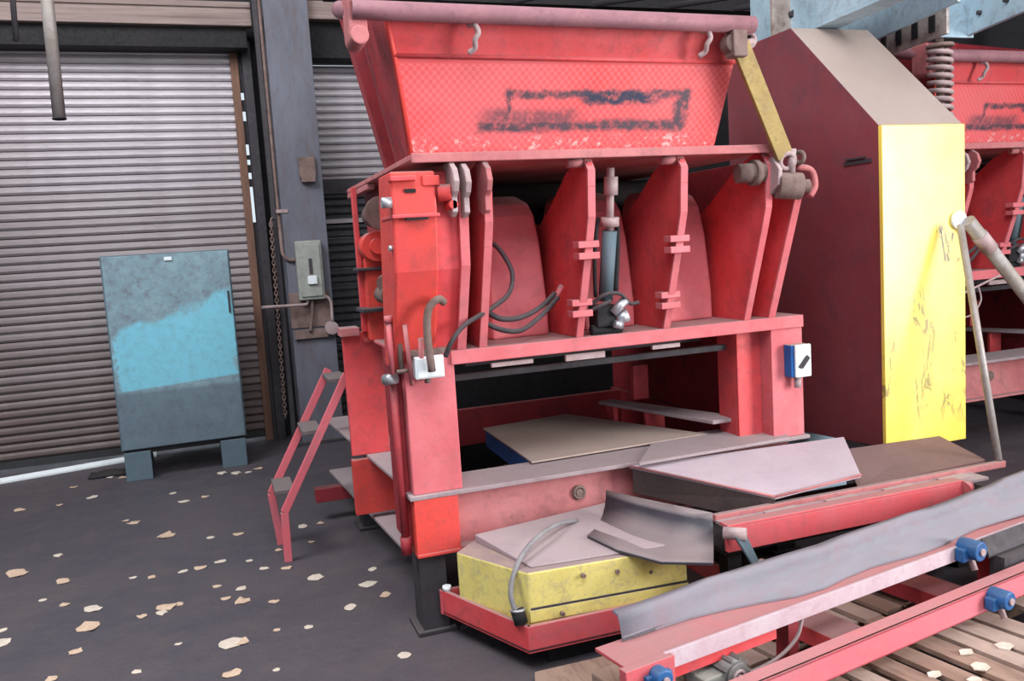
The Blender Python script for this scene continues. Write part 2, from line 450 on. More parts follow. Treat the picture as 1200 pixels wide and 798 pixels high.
# back wall round the two door openings
w = MB()
w.box((-6, WY+0.05, 0), (-3.6, WY+0.3, 6.5))
w.box((-3.6, WY+0.05, 3.8), (0.46, WY+0.3, 6.5))
w.box((0.46, WY+0.05, 0), (1.02, WY+0.3, 6.5))
w.box((1.02, WY+0.05, 3.75), (3.4, WY+0.3, 6.5))
w.box((3.4, WY+0.05, 0), (10, WY+0.3, 6.5))
struct(link('wall_back', w, 'wall', loc=(0, WY, 0)))
struct(link('wall_left', MB().box((-6.2, -1, 0), (-6, WY+0.3, 6.5)), 'wall', loc=(-6, 0, 0)))
struct(link('wall_right_unseen', MB().box((6.9, 0.0, 0), (7.1, WY+0.05, 6.5)).box((6.9, -3.4, 4.0), (7.1, 0.0, 7.0)).box((6.9, -5.0, 0), (7.1, -3.4, 7.0)), 'wall', loc=(6.9, 0, 0)))  # unseen wall, added so its opening keeps door light off the second shredder
struct(link('ceiling', MB().box((-6.2, 5.6, 6.5), (10.2, WY+0.3, 6.7)).box((-6.2, -1, 7.0), (10.2, 5.6, 7.15)), 'wall', loc=(0, 0, 6.5)))

# roller shutter doors: each slat is its own piece
def slat_mesh(name, x0, x1, mat):
    prof = [(-0.014, 0.0), (0.012, 0.006), (0.024, 0.024), (0.022, 0.048), (0.004, 0.070), (-0.014, 0.074), (-0.020, 0.060), (-0.020, 0.010)]
    prof = [(-a, b) for a, b in prof]
    mb = MB().prism(prof, 0, x0, x1)
    bmesh.ops.recalc_face_normals(mb.bm, faces=mb.bm.faces)
    me = bpy.data.meshes.new(name); mb.bm.to_mesh(me); mb.bm.free(); me.materials.append(M[mat])
    return me

def shutter(name, x0, x1, z0, z1, pitch, dark_below=None):
    root = bpy.data.objects.new(name, None); COL.objects.link(root)
    root['kind'] = 'structure'; root.location = (x0, WY, 0)
    OFF[root.name] = Vector((x0, WY, 0))
    grades = [slat_mesh('slat_%d' % k, 0, x1-x0, 'shutter_%d' % k) for k in range(8)]; meB = slat_mesh('slat_dark', 0, x1-x0, 'shutter_dark')
    z = z0
    while z < z1:
        dark = dark_below and z < dark_below
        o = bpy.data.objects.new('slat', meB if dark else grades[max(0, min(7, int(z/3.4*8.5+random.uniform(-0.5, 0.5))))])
        o.parent = root; o.location = (0, random.uniform(-0.002, 0.002), z)
        o.rotation_euler.x = random.uniform(-0.02, 0.02)
        COL.objects.link(o); z += pitch
    return root
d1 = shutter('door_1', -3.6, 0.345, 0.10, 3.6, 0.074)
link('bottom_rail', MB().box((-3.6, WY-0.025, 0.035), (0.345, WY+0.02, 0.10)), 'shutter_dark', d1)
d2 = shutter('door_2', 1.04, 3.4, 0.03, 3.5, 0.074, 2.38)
link('mid_rail', MB().box((1.04, WY-0.05, 2.30), (3.4, WY-0.03, 2.44)), 'dark_steel', d2)
link('mid_rail', MB().box((1.04, WY-0.055, 2.02), (3.4, WY-0.03, 2.06)), 'shutter', d2)
# trims round the left door: brown jamb, guide rail with gaps that let daylight in, timber head beam
struct(link('trim_1', MB().box((0.345, WY-0.06, 0), (0.415, WY+0.28, 3.62)), 'jamb_wood', loc=(0.38, WY, 0), bevel=0.004))
g = MB().box((0.452, WY-0.10, 0), (0.53, WY+0.04, 3.7))
z = 0.0
for a, b in ((2.07, 2.40), (2.47, 2.53), (2.60, 2.65), (2.69, 2.79), (3.0, 3.09), (3.19, 3.26)):
    g.box((0.412, WY-0.01, z), (0.455, WY+0.03, a)); z = b
g.box((0.412, WY-0.01, z), (0.455, WY+0.03, 3.8))
struct(link('trim_2', g, 'dark_steel', loc=(0.49, WY, 0), bevel=0.003))
struct(link('trim_3', MB().box((-6, 8.08, 3.77), (0.55, 8.2, 3.93)).box((-6, 8.06, 3.92), (0.55, 8.2, 3.97)), 'beam_wood', loc=(-2, 8.1, 3.83), bevel=0.008))
struct(link('trim_4', MB().box((-6, 8.15, 3.60), (0.5, WY+0.05, 3.80)), 'black_steel', loc=(-2, 8.3, 3.6)))
struct(link('trim_5', MB().box((1.02, 8.15, 3.52), (3.6, WY+0.05, 3.9)), 'black_steel', loc=(2, 8.3, 3.6)))
struct(link('trim_6', MB().box((1.02, 8.02, 3.83), (6.0, 8.14, 3.99)), 'beam_wood', loc=(2, 8.1, 3.83), bevel=0.008))

# ================================================================ THINGS BY THE WALL
# steel column
col = thing('steel_column', 'slate-grey steel column between the two roller shutters', 'column', (0.82, 8.1, 0))
c = MB().box((0.645, 7.94, 0), (1.03, 7.96, 6.4)).box((0.645, 8.24, 0), (1.03, 8.26, 6.4)).box((0.82, 7.96, 0), (0.84, 8.24, 6.4))
link('shaft', c, 'column', col, bevel=0.003)
link('base_plate', MB().box((0.58, 7.88, 0), (1.10, 8.32, 0.03)), 'dark_steel', col)
link('bracket', MB().box((0.83, 7.90, 2.42), (0.97, 7.94, 2.60)).box((0.84, 7.87, 2.38), (0.96, 7.93, 2.43)), 'rust', col, label='small rusty bracket on the column face')
# conduit beside the column
cd = MB().tube([(0.622, 8.0, 4.9), (0.622, 8.0, 3.2), (0.622, 7.99, 2.3), (0.62, 7.95, 1.82), (0.63, 7.92, 1.74), (0.67, 7.915, 1.70), (0.73, 7.915, 1.695)], 0.016, n=8, sub=4)
tag(link('conduit_pipe', cd, 'rust', loc=(0.63, 8, 1.7)), 'thin upright conduit down the left edge of the steel column, bent into the switch box', 'conduit')
tag(link('conduit_clip', MB().box((0.60, 7.93, 2.12), (0.70, 7.96, 2.15)), 'pale_metal', loc=(0.64, 7.97, 2.13)), 'short pale clip holding the conduit above the switch box', 'clip')
# switch box
sb = thing('switch_box', 'pale grey isolator switch box with a white lever on the steel column', 'switch box', (0.84, 7.93, 1.33))
link('housing', MB().box((0.725, 7.83, 1.33), (0.955, 7.94, 1.86)), 'box_grey', sb, bevel=0.012)
link('cover', MB().box((0.745, 7.815, 1.36), (0.935, 7.83, 1.83)), 'box_grey', sb, bevel=0.006)
link('slot', MB().box((0.83, 7.808, 1.56), (0.86, 7.816, 1.70)), 'dark_steel', sb)
link('lever', MB().box((0.81, 7.79, 1.47), (0.89, 7.82, 1.545)), 'white', sb, bevel=0.005)
link('backplate', MB().box((0.64, 7.925, 1.08), (1.0, 7.94, 1.40)), 'rust', sb)
ww = thing('wall_conduit', 'horizontal pale conduit running left from under the switch box to the blue cabinet', 'conduit', (0.5, 7.9, 1.27))
link('pipe', MB().tube([(0.39, 7.8, 1.30), (0.74, 7.86, 1.29), (0.79, 7.87, 1.30), (0.80, 7.87, 1.34)], 0.014, n=8, sub=4), 'pale_metal', ww)
pc = thing('junction_box', 'rusty round junction box with a bent cable at lower right of the switch box', 'junction box', (0.97, 7.9, 1.0))
link('body', MB().cyl((0.99, 7.93, 1.06), (0.99, 7.85, 1.06), 0.06), 'pale_metal', pc)
link('cable', MB().tube([(0.95, 7.86, 1.36), (1.0, 7.86, 1.30), (1.0, 7.86, 1.12)], 0.014, n=8), 'pale_metal', pc)
link('strut', MB().box((0.66, 7.90, 0.98), (0.96, 7.92, 1.06)).tube([(0.84, 7.88, 1.33), (0.83, 7.88, 1.2), (0.80, 7.89, 1.04)], 0.015, n=8), 'rust', pc)
# hoist chain
ch = MB()
for k in range(52):
    zc = 2.02 - k*0.034
    ax = (1, 0, 0) if k % 2 else (0.2, 1, 0)
    n = 8
    u = Vector((0, 0, 1)); a = Vector(ax).normalized(); wv = a.cross(u)
    xoff = 0.545 - k*0.0006
    pts = [Vector((xoff, 7.95, zc)) + u*0.024*math.cos(2*math.pi*i/n) + wv*0.014*math.sin(2*math.pi*i/n) for i in range(n)]
    ch.tube(pts, 0.0055, n=5, sub=1, closed=True)
hc = thing('hoist_chain', 'hanging shutter hoist chain between the blue cabinet and the steel column', 'chain', (0.54, 7.95, 0.2))
cl = link('links', ch, 'rust', hc); cl['kind'] = 'stuff'
link('hook', MB().tube([(0.58, 8.0, 2.07), (0.56, 7.96, 2.08), (0.545, 7.95, 2.05), (0.545, 7.95, 2.0)], 0.008, n=6), 'rust', hc)
tag(link('guide_bar', MB().box((0.56, 8.0, 0), (0.60, 8.05, 4.6)), 'dark_steel', loc=(0.58, 8.0, 0)), 'dark upright guide bar behind the hoist chain', 'bar')

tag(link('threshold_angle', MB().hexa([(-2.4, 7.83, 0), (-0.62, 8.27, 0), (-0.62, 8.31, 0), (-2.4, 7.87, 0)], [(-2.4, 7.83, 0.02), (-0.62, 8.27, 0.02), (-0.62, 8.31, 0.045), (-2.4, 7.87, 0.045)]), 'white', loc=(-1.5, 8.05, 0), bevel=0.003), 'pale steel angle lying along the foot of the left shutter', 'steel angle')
# blue cabinet
cb = thing('electrical_cabinet', 'grey-blue steel cabinet with a bright blue repainted patch standing by the shutter', 'cabinet', (-0.62, 7.42, 0), R(1.5))
def cabinet():
    x0, y0 = OFF[cb.name].x, OFF[cb.name].y
    link('body', MB().box((x0, y0+0.02, 0.25), (x0+0.97, y0+0.40, 1.82)), 'teal', cb, bevel=0.006)
    link('door', MB().box((x0+0.012, y0, 0.26), (x0+0.958, y0+0.022, 1.81)), 'cabinet', cb, bevel=0.004)
    link('plinth', MB().box((x0+0.02, y0+0.03, 0.215), (x0+0.95, y0+0.38, 0.25)), 'black_steel', cb)
    for a in (x0+0.015, x0+0.755):
        link('foot', MB().box((a, y0+0.005, 0.0), (a+0.20, y0+0.37, 0.235)), 'teal', cb, bevel=0.004)
    link('latch', MB().box((x0+0.47, y0-0.012, 1.755), (x0+0.53, y0, 1.785)), 'white', cb, bevel=0.003)
    link('handle', MB().box((x0+0.925, y0-0.015, 1.30), (x0+0.94, y0, 1.48)), 'dark_steel', cb)
cabinet()

# pipes hanging at upper left
hp = thing('hanging_pipe', 'thick grey pipe hanging down in front of the left shutter, open at its lower end', 'pipe', (-0.66, 5, 2.48))
link('pipe', MB().tube([(-0.648, 5, 3.6), (-0.65, 5, 3.1), (-0.658, 5, 2.5)], 0.031, n=16, sub=1), 'alu', hp)
link('open_end', MB().ring((-0.658, 5, 2.495), (0, 0, 1), 0.029, 0.006).cyl((-0.658, 5, 2.498), (-0.658, 5, 2.492), 0.024), 'black_steel', hp)
tag(link('hanging_rod', MB().tube([(-0.79, 5, 3.5), (-0.812, 5, 2.88)], 0.014, n=8), 'dark_steel', loc=(-0.8, 5, 2.9)), 'thin dark rod hanging at the top left corner beside the grey pipe', 'rod')
# beam that carries both
tag(link('overhead_bar', MB().box((-3, 4.95, 3.45), (1.2, 5.05, 3.6)), 'dark_steel', loc=(-1, 5, 3.5)), 'overhead bar that carries the hanging pipe above the left shutter', 'bar')

# ================================================================ THE RED SHREDDER
def build_shredder():
    S = thing('shredder', 'large bright red industrial shredder with a scraped feed hopper, nearest machine', 'machine', (0.72, 3.6, 0))
    def P(name, mb, mat, bevel=0.004, label=None, parent=None):
        return link(name, mb, mat, parent or S, bevel=bevel, label=label)
    # dark feet under the base
    for x, y in ((0.745, 3.60), (2.66, 3.66), (0.745, 5.2), (2.66, 5.2)):
        P('leg', MB().box((x, y, 0), (x+0.12, y+0.16, 0.37)).box((x-0.03, y-0.02, 0), (x+0.15, y+0.18, 0.02)), 'dark_steel')
    # base frame
    P('corner_block', MB().box((0.735, 3.575, 0.37), (0.935, 3.80, 0.622)).box((0.735, 3.57, 0.362), (0.935, 3.80, 0.378)), 'orange_red')
    P('sill_beam', MB().box((0.935, 3.645, 0.37), (2.74, 3.665, 0.622)).box((0.935, 3.60, 0.362), (2.74, 3.78, 0.378)), 'dusty_pink')
    P('sill_flange', MB().box((0.72, 3.57, 0.622), (2.82, 3.86, 0.642)), 'grey_plate')
    eye = MB().ring((1.545, 3.635, 0.52), (0, 1, 0), 0.028, 0.008).cyl((1.545, 3.645, 0.52), (1.545, 3.628, 0.52), 0.018)
    P('sill_bolt', eye, 'rust', 0)
    P('side_beam', MB().box((0.84, 3.8, 0.37), (0.86, 5.7, 0.63)), 'deep_red')
    P('side_flange', MB().hexa([(0.735, 3.8, 0.622), (0.90, 3.8, 0.622), (0.90, 5.7, 0.622), (0.62, 5.7, 0.622)],
                               [(0.735, 3.8, 0.64), (0.90, 3.8, 0.64), (0.90, 5.7, 0.64), (0.62, 5.7, 0.64)]), 'grey_plate')
    P('side_flange', MB().hexa([(0.735, 3.8, 0.30), (0.90, 3.8, 0.30), (0.90, 5.9, 0.22), (0.64, 5.9, 0.22)],
                               [(0.735, 3.8, 0.32), (0.90, 3.8, 0.32), (0.90, 5.9, 0.24), (0.64, 5.9, 0.24)]), 'grey_plate')
    P('cross_tube', MB().box((0.5, 5.5, 0.13), (0.9, 5.58, 0.22)), 'deep_red')
    P('base_rail', MB().box((2.70, 3.78, 0.37), (2.76, 5.7, 0.62)).box((0.86, 5.5, 0.37), (2.7, 5.55, 0.62)), 'deep_red')
    # posts
    P('front_post', MB().box((0.742, 3.59, 0.642), (0.965, 3.605, 1.262)).box((0.742, 3.605, 0.642), (0.757, 3.80, 1.262)).box((0.95, 3.605, 0.642), (0.965, 3.80, 1.20)), 'pink_red')
    P('side_pipe', MB().cyl((0.70, 3.64, 0.37), (0.70, 3.64, 1.15), 0.018).cyl((0.70, 3.64, 0.37), (0.70, 3.64, 0.45), 0.024), 'deep_red', 0)
    P('side_web', MB().box((0.715, 3.66, 0.40), (0.74, 3.92, 1.22)), 'deep_red')
    P('front_post', MB().box((2.612, 3.59, 0.642), (2.80, 3.605, 1.205)).box((2.612, 3.605, 0.642), (2.627, 3.78, 1.205)).box((2.785, 3.605, 0.642), (2.80, 3.78, 1.205)), 'pink_red')
    P('inner_post', MB().box((2.47, 3.68, 0.642), (2.612, 3.70, 1.20)).box((2.47, 3.70, 0.642), (2.485, 3.86, 1.20)), 'red')
    P('rear_post', MB().box((0.615, 4.50, 0.64), (0.82, 4.53, 1.30)), 'red')
    P('rear_post', MB().box((0.61, 4.48, 0.32), (0.84, 4.53, 0.622)), 'orange_red')
    P('rear_post_cap', MB().box((0.60, 4.44, 1.285), (0.70, 4.56, 1.33)), 'dusty_pink')
    # left side housing over the rear post
    P('side_frame', MB().box((0.72, 4.46, 1.30), (0.745, 4.50, 2.05)).box((0.72, 4.47, 1.24), (0.86, 4.50, 1.262)), 'red')
    P('side_housing', MB().box((0.745, 4.38, 1.26), (0.90, 4.50, 1.62)), 'orange_red')
    P('side_shelf', MB().box((0.70, 4.28, 1.41), (0.90, 4.50, 1.43)), 'dark_steel'); P('side_shelf', MB().box((0.70, 4.34, 1.62), (0.88, 4.5, 1.635)), 'dark_steel')
    P('bearing', MB().cyl((0.80, 4.30, 1.74), (0.80, 4.46, 1.74), 0.075).cyl((0.80, 4.26, 1.74), (0.80, 4.30, 1.74), 0.04).box((0.75, 4.38, 1.62), (0.86, 4.48, 1.74)), 'orange_red', 0)
    P('coupling', MB().cyl((0.82, 4.22, 1.90), (0.82, 4.46, 1.90), 0.06).cyl((0.82, 4.2, 1.90), (0.82, 4.23, 1.90), 0.085), 'rust', 0)
    P('shaft_stub', MB().cyl((0.78, 4.1, 1.56), (0.84, 4.4, 1.56), 0.035).cyl((0.80, 4.05, 1.50), (0.80, 4.25, 1.50), 0.045), 'rust', 0)
    P('bearing_back', MB().box((0.88, 4.40, 1.26), (0.9, 5.0, 2.06)), 'deep_red')
    # shelf under the pockets
    P('mid_shelf', MB().box((0.95, 3.575, 1.20), (2.80, 3.60, 1.262)).box((0.76, 3.60, 1.245), (2.80, 4.45, 1.262)), 'pink_red')
    # leaning ribs
    def rib(x, top=2.06, deep=4.25, t=0.024, mat='pink_red'):
        lug = []
        prof = [(3.595, 1.262), (3.575, 1.30), (3.43, 1.70), (3.395, 1.80), (3.385, 1.93), (3.375, 2.0), (3.385, 2.035), (3.415, top-0.005), (3.47, top), (3.62, top-0.05), (3.85, top-0.20), (4.05, top-0.30), (deep, top-0.32), (deep, 1.262)]
        P('rib_plate', MB().prism(prof, 0, x-t/2, x+t/2), 'red', 0.002)
        edge = []
        e = [(3.595, 1.262), (3.43, 1.70), (3.395, 1.80), (3.383, 1.93), (3.375, 2.0), (3.41, top-0.01)]
        mb = MB()
        for a, b in zip(e[:-1], e[1:]):
            mb.prism([(a[0]-0.008, a[1]), (a[0]+0.006, a[1]), (b[0]+0.006, b[1]), (b[0]-0.008, b[1])], 0, x-t/2-0.006, x+t/2+0.006)
        P('rib_edge', mb, mat, 0.002)
    for x in (1.103, 1.57, 2.024, 2.475): rib(x)
    P('rib_plate', MB().prism([(3.60, 1.262), (3.36, 1.86), (3.42, 1.95), (3.9, 1.95), (3.9, 1.262)], 0, 2.61, 2.634), 'red', 0.002)
    P('rib_edge', MB().prism([(3.59, 1.262), (3.605, 1.262), (3.37, 1.86), (3.352, 1.86)], 0, 2.602, 2.642), 'pink_red', 0.002)
    P('pocket_back', MB().box((2.49, 3.86, 1.262), (2.61, 3.88, 1.9)), 'deep_red')
    for x in (1.57, 2.024):
        for z0 in (1.36, 1.62):
            f = 3.60-(z0-1.262)*0.40
            P('rib_bracket', MB().box((x-0.055, f-0.035, z0), (x+0.045, f+0.03, z0+0.03)).box((x-0.055, f-0.035, z0+0.05), (x+0.045, f+0.03, z0+0.08)).box((x-0.02, f-0.02, z0), (x+0.02, f+0.03, z0+0.08)), 'pink_red', 0.003)
        P('rib_pin', MB().cyl((x-0.09, 3.42, 2.035), (x-0.005, 3.42, 2.035), 0.02), 'dusty_pink', 0)
    # blown shells between the ribs
    def shell(xa, xb, mat):
        w_ = (xb-xa)
        lo = [(xa, 4.22), (xa+0.02, 3.92), (xa+0.07, 3.82), (xb-0.035, 3.82), (xb-0.008, 3.90), (xb, 4.22)]
        levels = [(1.262, 0.0, 0.0), (1.40, 0.0, 0.0), (1.70, 0.018, 0.02), (1.84, 0.03, 0.05), (1.90, 0.045, 0.09), (1.94, 0.08, 0.18)]
        rows = []
        for z_, ins, back in levels:
            row = []
            for (x_, y_) in lo:
                cx_ = (xa+xb)/2
                k = (w_/2-ins)/(w_/2)
                row.append((cx_+(x_-cx_)*k, min(4.22, y_+back), z_))
            rows.append(row)
        mb = MB()
        V = [[mb.bm.verts.new(p) for p in r_] for r_ in rows]
        for i in range(len(V)-1):
            for j in range(len(lo)-1):
                mb.bm.faces.new((V[i][j], V[i][j+1], V[i+1][j+1], V[i+1][j]))
        mb.bm.faces.new(V[-1])
        mb.bm.faces.new(V[0][::-1])
        for i in range(len(V)-1):
            mb.bm.faces.new((V[i][-1], V[i][0], V[i+1][0], V[i+1][-1]))
        P('rotor_cover', mb, mat, 0.012)
    shell(1.16, 1.545, 'pink_red'); shell(1.64, 2.01, 'pink_red'); shell(2.10, 2.46, 'pink_red')
    P('pocket_back', MB().box((0.9, 4.25, 1.262), (2.60, 4.27, 1.80)), 'deep_red')
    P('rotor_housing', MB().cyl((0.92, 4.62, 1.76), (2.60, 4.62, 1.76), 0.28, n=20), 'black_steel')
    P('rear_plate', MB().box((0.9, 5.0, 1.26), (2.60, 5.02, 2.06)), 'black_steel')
    # left hydraulic column
    P('ram_column', MB().prism([(3.60, 1.20), (3.42, 1.62), (3.38, 1.85), (3.38, 2.02), (3.62, 2.02), (3.8, 1.20)], 0, 0.70, 0.885), 'orange_red', 0.01)
    P('ram_side_plate', MB().prism([(3.62, 1.262), (3.47, 1.62), (3.44, 2.02), (4.2, 2.02), (4.2, 1.262)], 0, 0.885, 1.0), 'red', 0.003)
    P('ram_edge', MB().prism([(3.59, 1.262), (3.61, 1.262), (3.455, 1.64), (3.425, 1.94), (3.405, 1.94), (3.435, 1.63)], 0, 0.985, 1.025), 'pink_red', 0.002)
    P('ram_clamp', MB().box((0.695, 3.36, 1.835), (0.89, 3.60, 1.85)), 'red'); P('ram_clamp', MB().box((0.695, 3.345, 1.98), (0.80, 3.40, 2.0)), 'red')
    P('ram_slot', MB().box((0.755, 3.372, 1.935), (0.80, 3.384, 1.95)), 'black_steel', 0)
    P('ram_slot', MB().box((0.75, 3.355, 1.826), (0.84, 3.378, 1.835)), 'black_steel', 0)
    P('ram_bolt', MB().cyl((0.70, 3.385, 1.90), (0.66, 3.385, 1.90), 0.022), 'chrome', 0); P('ram_bolt', MB().cyl((0.70, 3.43, 1.72), (0.685, 3.43, 1.72), 0.012), 'chrome', 0)
    P('ram_tab', MB().box((0.80, 3.455, 1.57), (0.86, 3.49, 1.585)), 'red')
    P('ram_bracket', MB().box((0.83, 3.37, 1.96), (0.90, 3.44, 2.0)).cyl((0.90, 3.40, 1.93), (0.95, 3.38, 1.93), 0.035).cyl((0.95, 3.36, 1.88), (0.95, 3.44, 1.88), 0.02), 'orange_red', 0.003)
    # hooked lugs
    def hook(x, mat, z1=2.05):
        prof = [(3.46, z1), (3.38, z1), (3.33, z1-0.03), (3.31, z1-0.08), (3.33, z1-0.12), (3.36, z1-0.14), (3.36, z1-0.20), (3.40, z1-0.22), (3.46, z1-0.20)]
        return P('hook_lug', MB().prism(prof, 0, x-0.012, x+0.012), mat, 0.004)
    hook(0.955, 'pale_metal'); hook(1.005, 'pale_metal', 2.045); hook(1.095, 'dusty_pink')
    P('hook_lug', MB().prism([(3.46, 2.03), (3.36, 2.03), (3.31, 1.97), (3.32, 1.90), (3.38, 1.86), (3.46, 1.88)], 0, 2.478, 2.50), 'pale_metal', 0.004)
    P('pivot_boss', MB().cyl((2.33, 3.42, 1.965), (2.46, 3.40, 1.965), 0.045).cyl((2.40, 3.41, 1.965), (2.43, 3.41, 1.965), 0.06), 'rust', 0)
    P('pivot_shaft', MB().cyl((2.50, 3.36, 1.90), (2.61, 3.33, 1.89), 0.062).cyl((2.61, 3.33, 1.89), (2.65, 3.32, 1.89), 0.03), 'rust', 0.003)
    P('end_hook', MB().tube([(2.60, 3.34, 1.98), (2.67, 3.33, 1.96), (2.69, 3.33, 1.89), (2.66, 3.33, 1.84)], 0.016, n=8), 'dusty_pink', 0)
    P('shackle', MB().ring((2.54, 3.33, 2.005), (0.2, 1, 0.2), 0.035, 0.012).cyl((2.56, 3.33, 1.95), (2.57, 3.33, 2.06), 0.018), 'pale_metal', 0)
    P('shackle', MB().ring((2.60, 3.32, 2.02), (1, 0.3, 0), 0.025, 0.010), 'rust', 0)
    # top plate
    P('top_plate', MB().box((0.79, 3.37, 2.062), (2.555, 5.05, 2.085)), 'dusty_pink')
    P('top_plate_lip', MB().box((0.79, 3.362, 2.05), (2.555, 3.378, 2.088)), 'dusty_pink')
    P('side_brace', MB().box((0.79, 4.4, 2.03), (0.83, 5.05, 2.06)), 'dusty_pink')
    # hopper
    H = {}
    fbl, fbr = (0.815, 3.47, 2.085), (2.24, 3.47, 2.085)
    fkl, fkr = (0.745, 3.33, 2.455), (2.272, 3.33, 2.445)
    ftl, ftr = (0.705, 3.27, 2.60), (2.262, 3.27, 2.60)
    rbl, rbr = (0.93, 4.55, 2.085), (2.24, 4.55, 2.085)
    rtl, rtr = (0.74, 4.62, 3.0), (2.30, 4.62, 3.0)
    hp_ = MB().plate([fbl, fbr, fkr, fkl], -0.012)
    P('hopper_front', hp_, 'hopper_mat', 0)
    P('hopper_lip', MB().plate([fkl, fkr, ftr, ftl], -0.012), 'red', 0)
    P('hopper_fold', MB().cyl((0.745, 3.328, 2.455), (2.272, 3.328, 2.445), 0.010, n=8), 'red', 0)
    P('hopper_side', MB().plate([rbl, fbl, ftl, rtl], -0.012), 'deep_red', 0)
    P('hopper_side', MB().plate([fbr, rbr, rtr, ftr], -0.012), 'deep_red', 0)
    P('hopper_back', MB().plate([rbl, rbr, rtr, rtl], 0.012), 'deep_red', 0)
    P('hopper_rib', MB().plate([(0.845, 3.9, 2.085), (0.80, 3.9, 2.09), (0.66, 3.9, 2.73), (0.715, 3.9, 2.73)], 0.012), 'deep_red', 0)
    P('corner_weld', MB().tube([fbl, fkl, ftl], 0.011, n=6, sub=1), 'orange_red', 0)
    P('hopper_stub', MB().box((0.965, 3.40, 2.268), (1.06, 3.435, 2.28)), 'dark_steel', 0.002)
    P('rim_pipe', MB().tube([(0.60, 3.62, 2.70), (0.585, 3.38, 2.63), (0.62, 3.24, 2.595), (0.72, 3.22, 2.59), (2.30, 3.22, 2.578)], 0.036, n=14, sub=3), 'rim', 0)
    P('rim_bracket', MB().box((0.56, 3.22, 2.50), (0.63, 3.34, 2.66)).cyl((0.595, 3.20, 2.50), (0.595, 3.34, 2.50), 0.035), 'dusty_pink', 0.006)
    for x in (1.035, 2.065):
        P('lift_ring', MB().tube([(x-0.01, 3.25, 2.555), (x+0.008, 3.225, 2.55), (x+0.02, 3.22, 2.52), (x+0.008, 3.23, 2.495), (x+0.012, 3.25, 2.47), (x-0.008, 3.27, 2.455)], 0.011, n=8), 'pale_metal', 0)
    P('strap_clevis', MB().cyl((2.20, 3.21, 2.50), (2.20, 3.27, 2.50), 0.042).box((2.18, 3.19, 2.44), (2.25, 3.26, 2.55)), 'rust', 0.006)
    P('strap_pin', MB().cyl((2.24, 3.24, 2.50), (2.31, 3.24, 2.51), 0.018).ring((2.29, 3.24, 2.52), (0, 1, 0), 0.03, 0.010), 'pale_metal', 0)
    a = Vector((2.235, 3.215, 2.49)); b = Vector((2.525, 3.32, 2.03)); sd = Vector((0.038, 0, 0.024))
    P('tie_strap', MB().hexa([a-sd, a+sd, a+sd+Vector((0, 0.02, 0)), a-sd+Vector((0, 0.02, 0))], [b-sd, b+sd, b+sd+Vector((0, 0.02, 0)), b-sd+Vector((0, 0.02, 0))]), 'strap', 0.003, label='ochre yellow tie strap')
    # hydraulic ram in the middle pocket
    P('ram_barrel', MB().cyl((1.725, 3.62, 1.42), (1.735, 3.56, 1.74), 0.034), 'teal', 0)
    P('ram_rod', MB().cyl((1.735, 3.56, 1.74), (1.735, 3.52, 2.02), 0.018).cyl((1.735, 3.53, 1.90), (1.735, 3.52, 1.98), 0.032).cyl((1.735, 3.555, 1.76), (1.735, 3.55, 1.80), 0.042), 'pale_metal', 0)
    P('ram_hose', MB().tube([(1.69, 3.58, 1.80), (1.665, 3.56, 1.72), (1.66, 3.58, 1.60), (1.675, 3.62, 1.44)], 0.010, n=8).tube([(1.78, 3.57, 1.76), (1.775, 3.57, 1.65), (1.77, 3.6, 1.45)], 0.012, n=8), 'black_steel', 0)
    P('valve_block', MB().box((1.66, 3.58, 1.30), (1.76, 3.68, 1.40)).cyl((1.64, 3.62, 1.285), (1.80, 3.62, 1.285), 0.025), 'black_steel', 0.006)
    P('valve_fitting', MB().cyl((1.77, 3.60, 1.33), (1.82, 3.58, 1.345), 0.030).cyl((1.74, 3.58, 1.36), (1.80, 3.56, 1.42), 0.022).cyl((1.74, 3.57, 1.31), (1.78, 3.57, 1.30), 0.018), 'chrome', 0)
    P('valve_hose', MB().tube([(1.62, 3.58, 1.40), (1.68, 3.54, 1.45), (1.76, 3.54, 1.45), (1.82, 3.56, 1.40), (1.87, 3.57, 1.40)], 0.009, n=8).tube([(1.60, 3.58, 1.37), (1.66, 3.55, 1.40), (1.72, 3.55, 1.42)], 0.009, n=8), 'hose', 0)
    # pocket hoses
    P('pocket_hose', MB().tube([(1.225, 3.78, 1.73), (1.25, 3.70, 1.68), (1.285, 3.66, 1.58), (1.25, 3.62, 1.49), (1.16, 3.57, 1.44), (1.08, 3.53, 1.41), (0.99, 3.50, 1.37), (0.93, 3.48, 1.31), (0.905, 3.50, 1.25)], 0.011, n=8), 'hose', 0)
    P('pocket_hose', MB().tube([(1.12, 3.62, 1.43), (1.20, 3.62, 1.38), (1.30, 3.63, 1.375), (1.40, 3.64, 1.41), (1.49, 3.66, 1.47)], 0.013, n=8), 'hose', 0)
    P('pocket_hose', MB().tube([(1.12, 3.61, 1.37), (1.20, 3.60, 1.33), (1.29, 3.60, 1.32), (1.39, 3.62, 1.37), (1.50, 3.65, 1.45)], 0.012, n=8), 'hose', 0)
    P('hose_nozzle', MB().cyl((1.49, 3.66, 1.45), (1.53, 3.67, 1.50), 0.014), 'pink_red', 0)
    # conduit loop and control box on the ram column
    P('conduit_loop', MB().tube([(0.83, 3.45, 1.20), (0.82, 3.44, 1.36), (0.83, 3.43, 1.46), (0.87, 3.42, 1.50), (0.90, 3.44, 1.485)], 0.017, n=8), 'rust', 0)
    P('conduit_loop', MB().cyl((0.76, 3.53, 1.14), (0.74, 3.5, 1.40), 0.010).cyl((0.80, 3.52, 1.16), (0.80, 3.48, 1.34), 0.012), 'dusty_pink', 0)
    cbx = P('control_box', MB().box((0.77, 3.49, 1.165), (0.895, 3.59, 1.26)), 'white', 0.005, label='white control box')
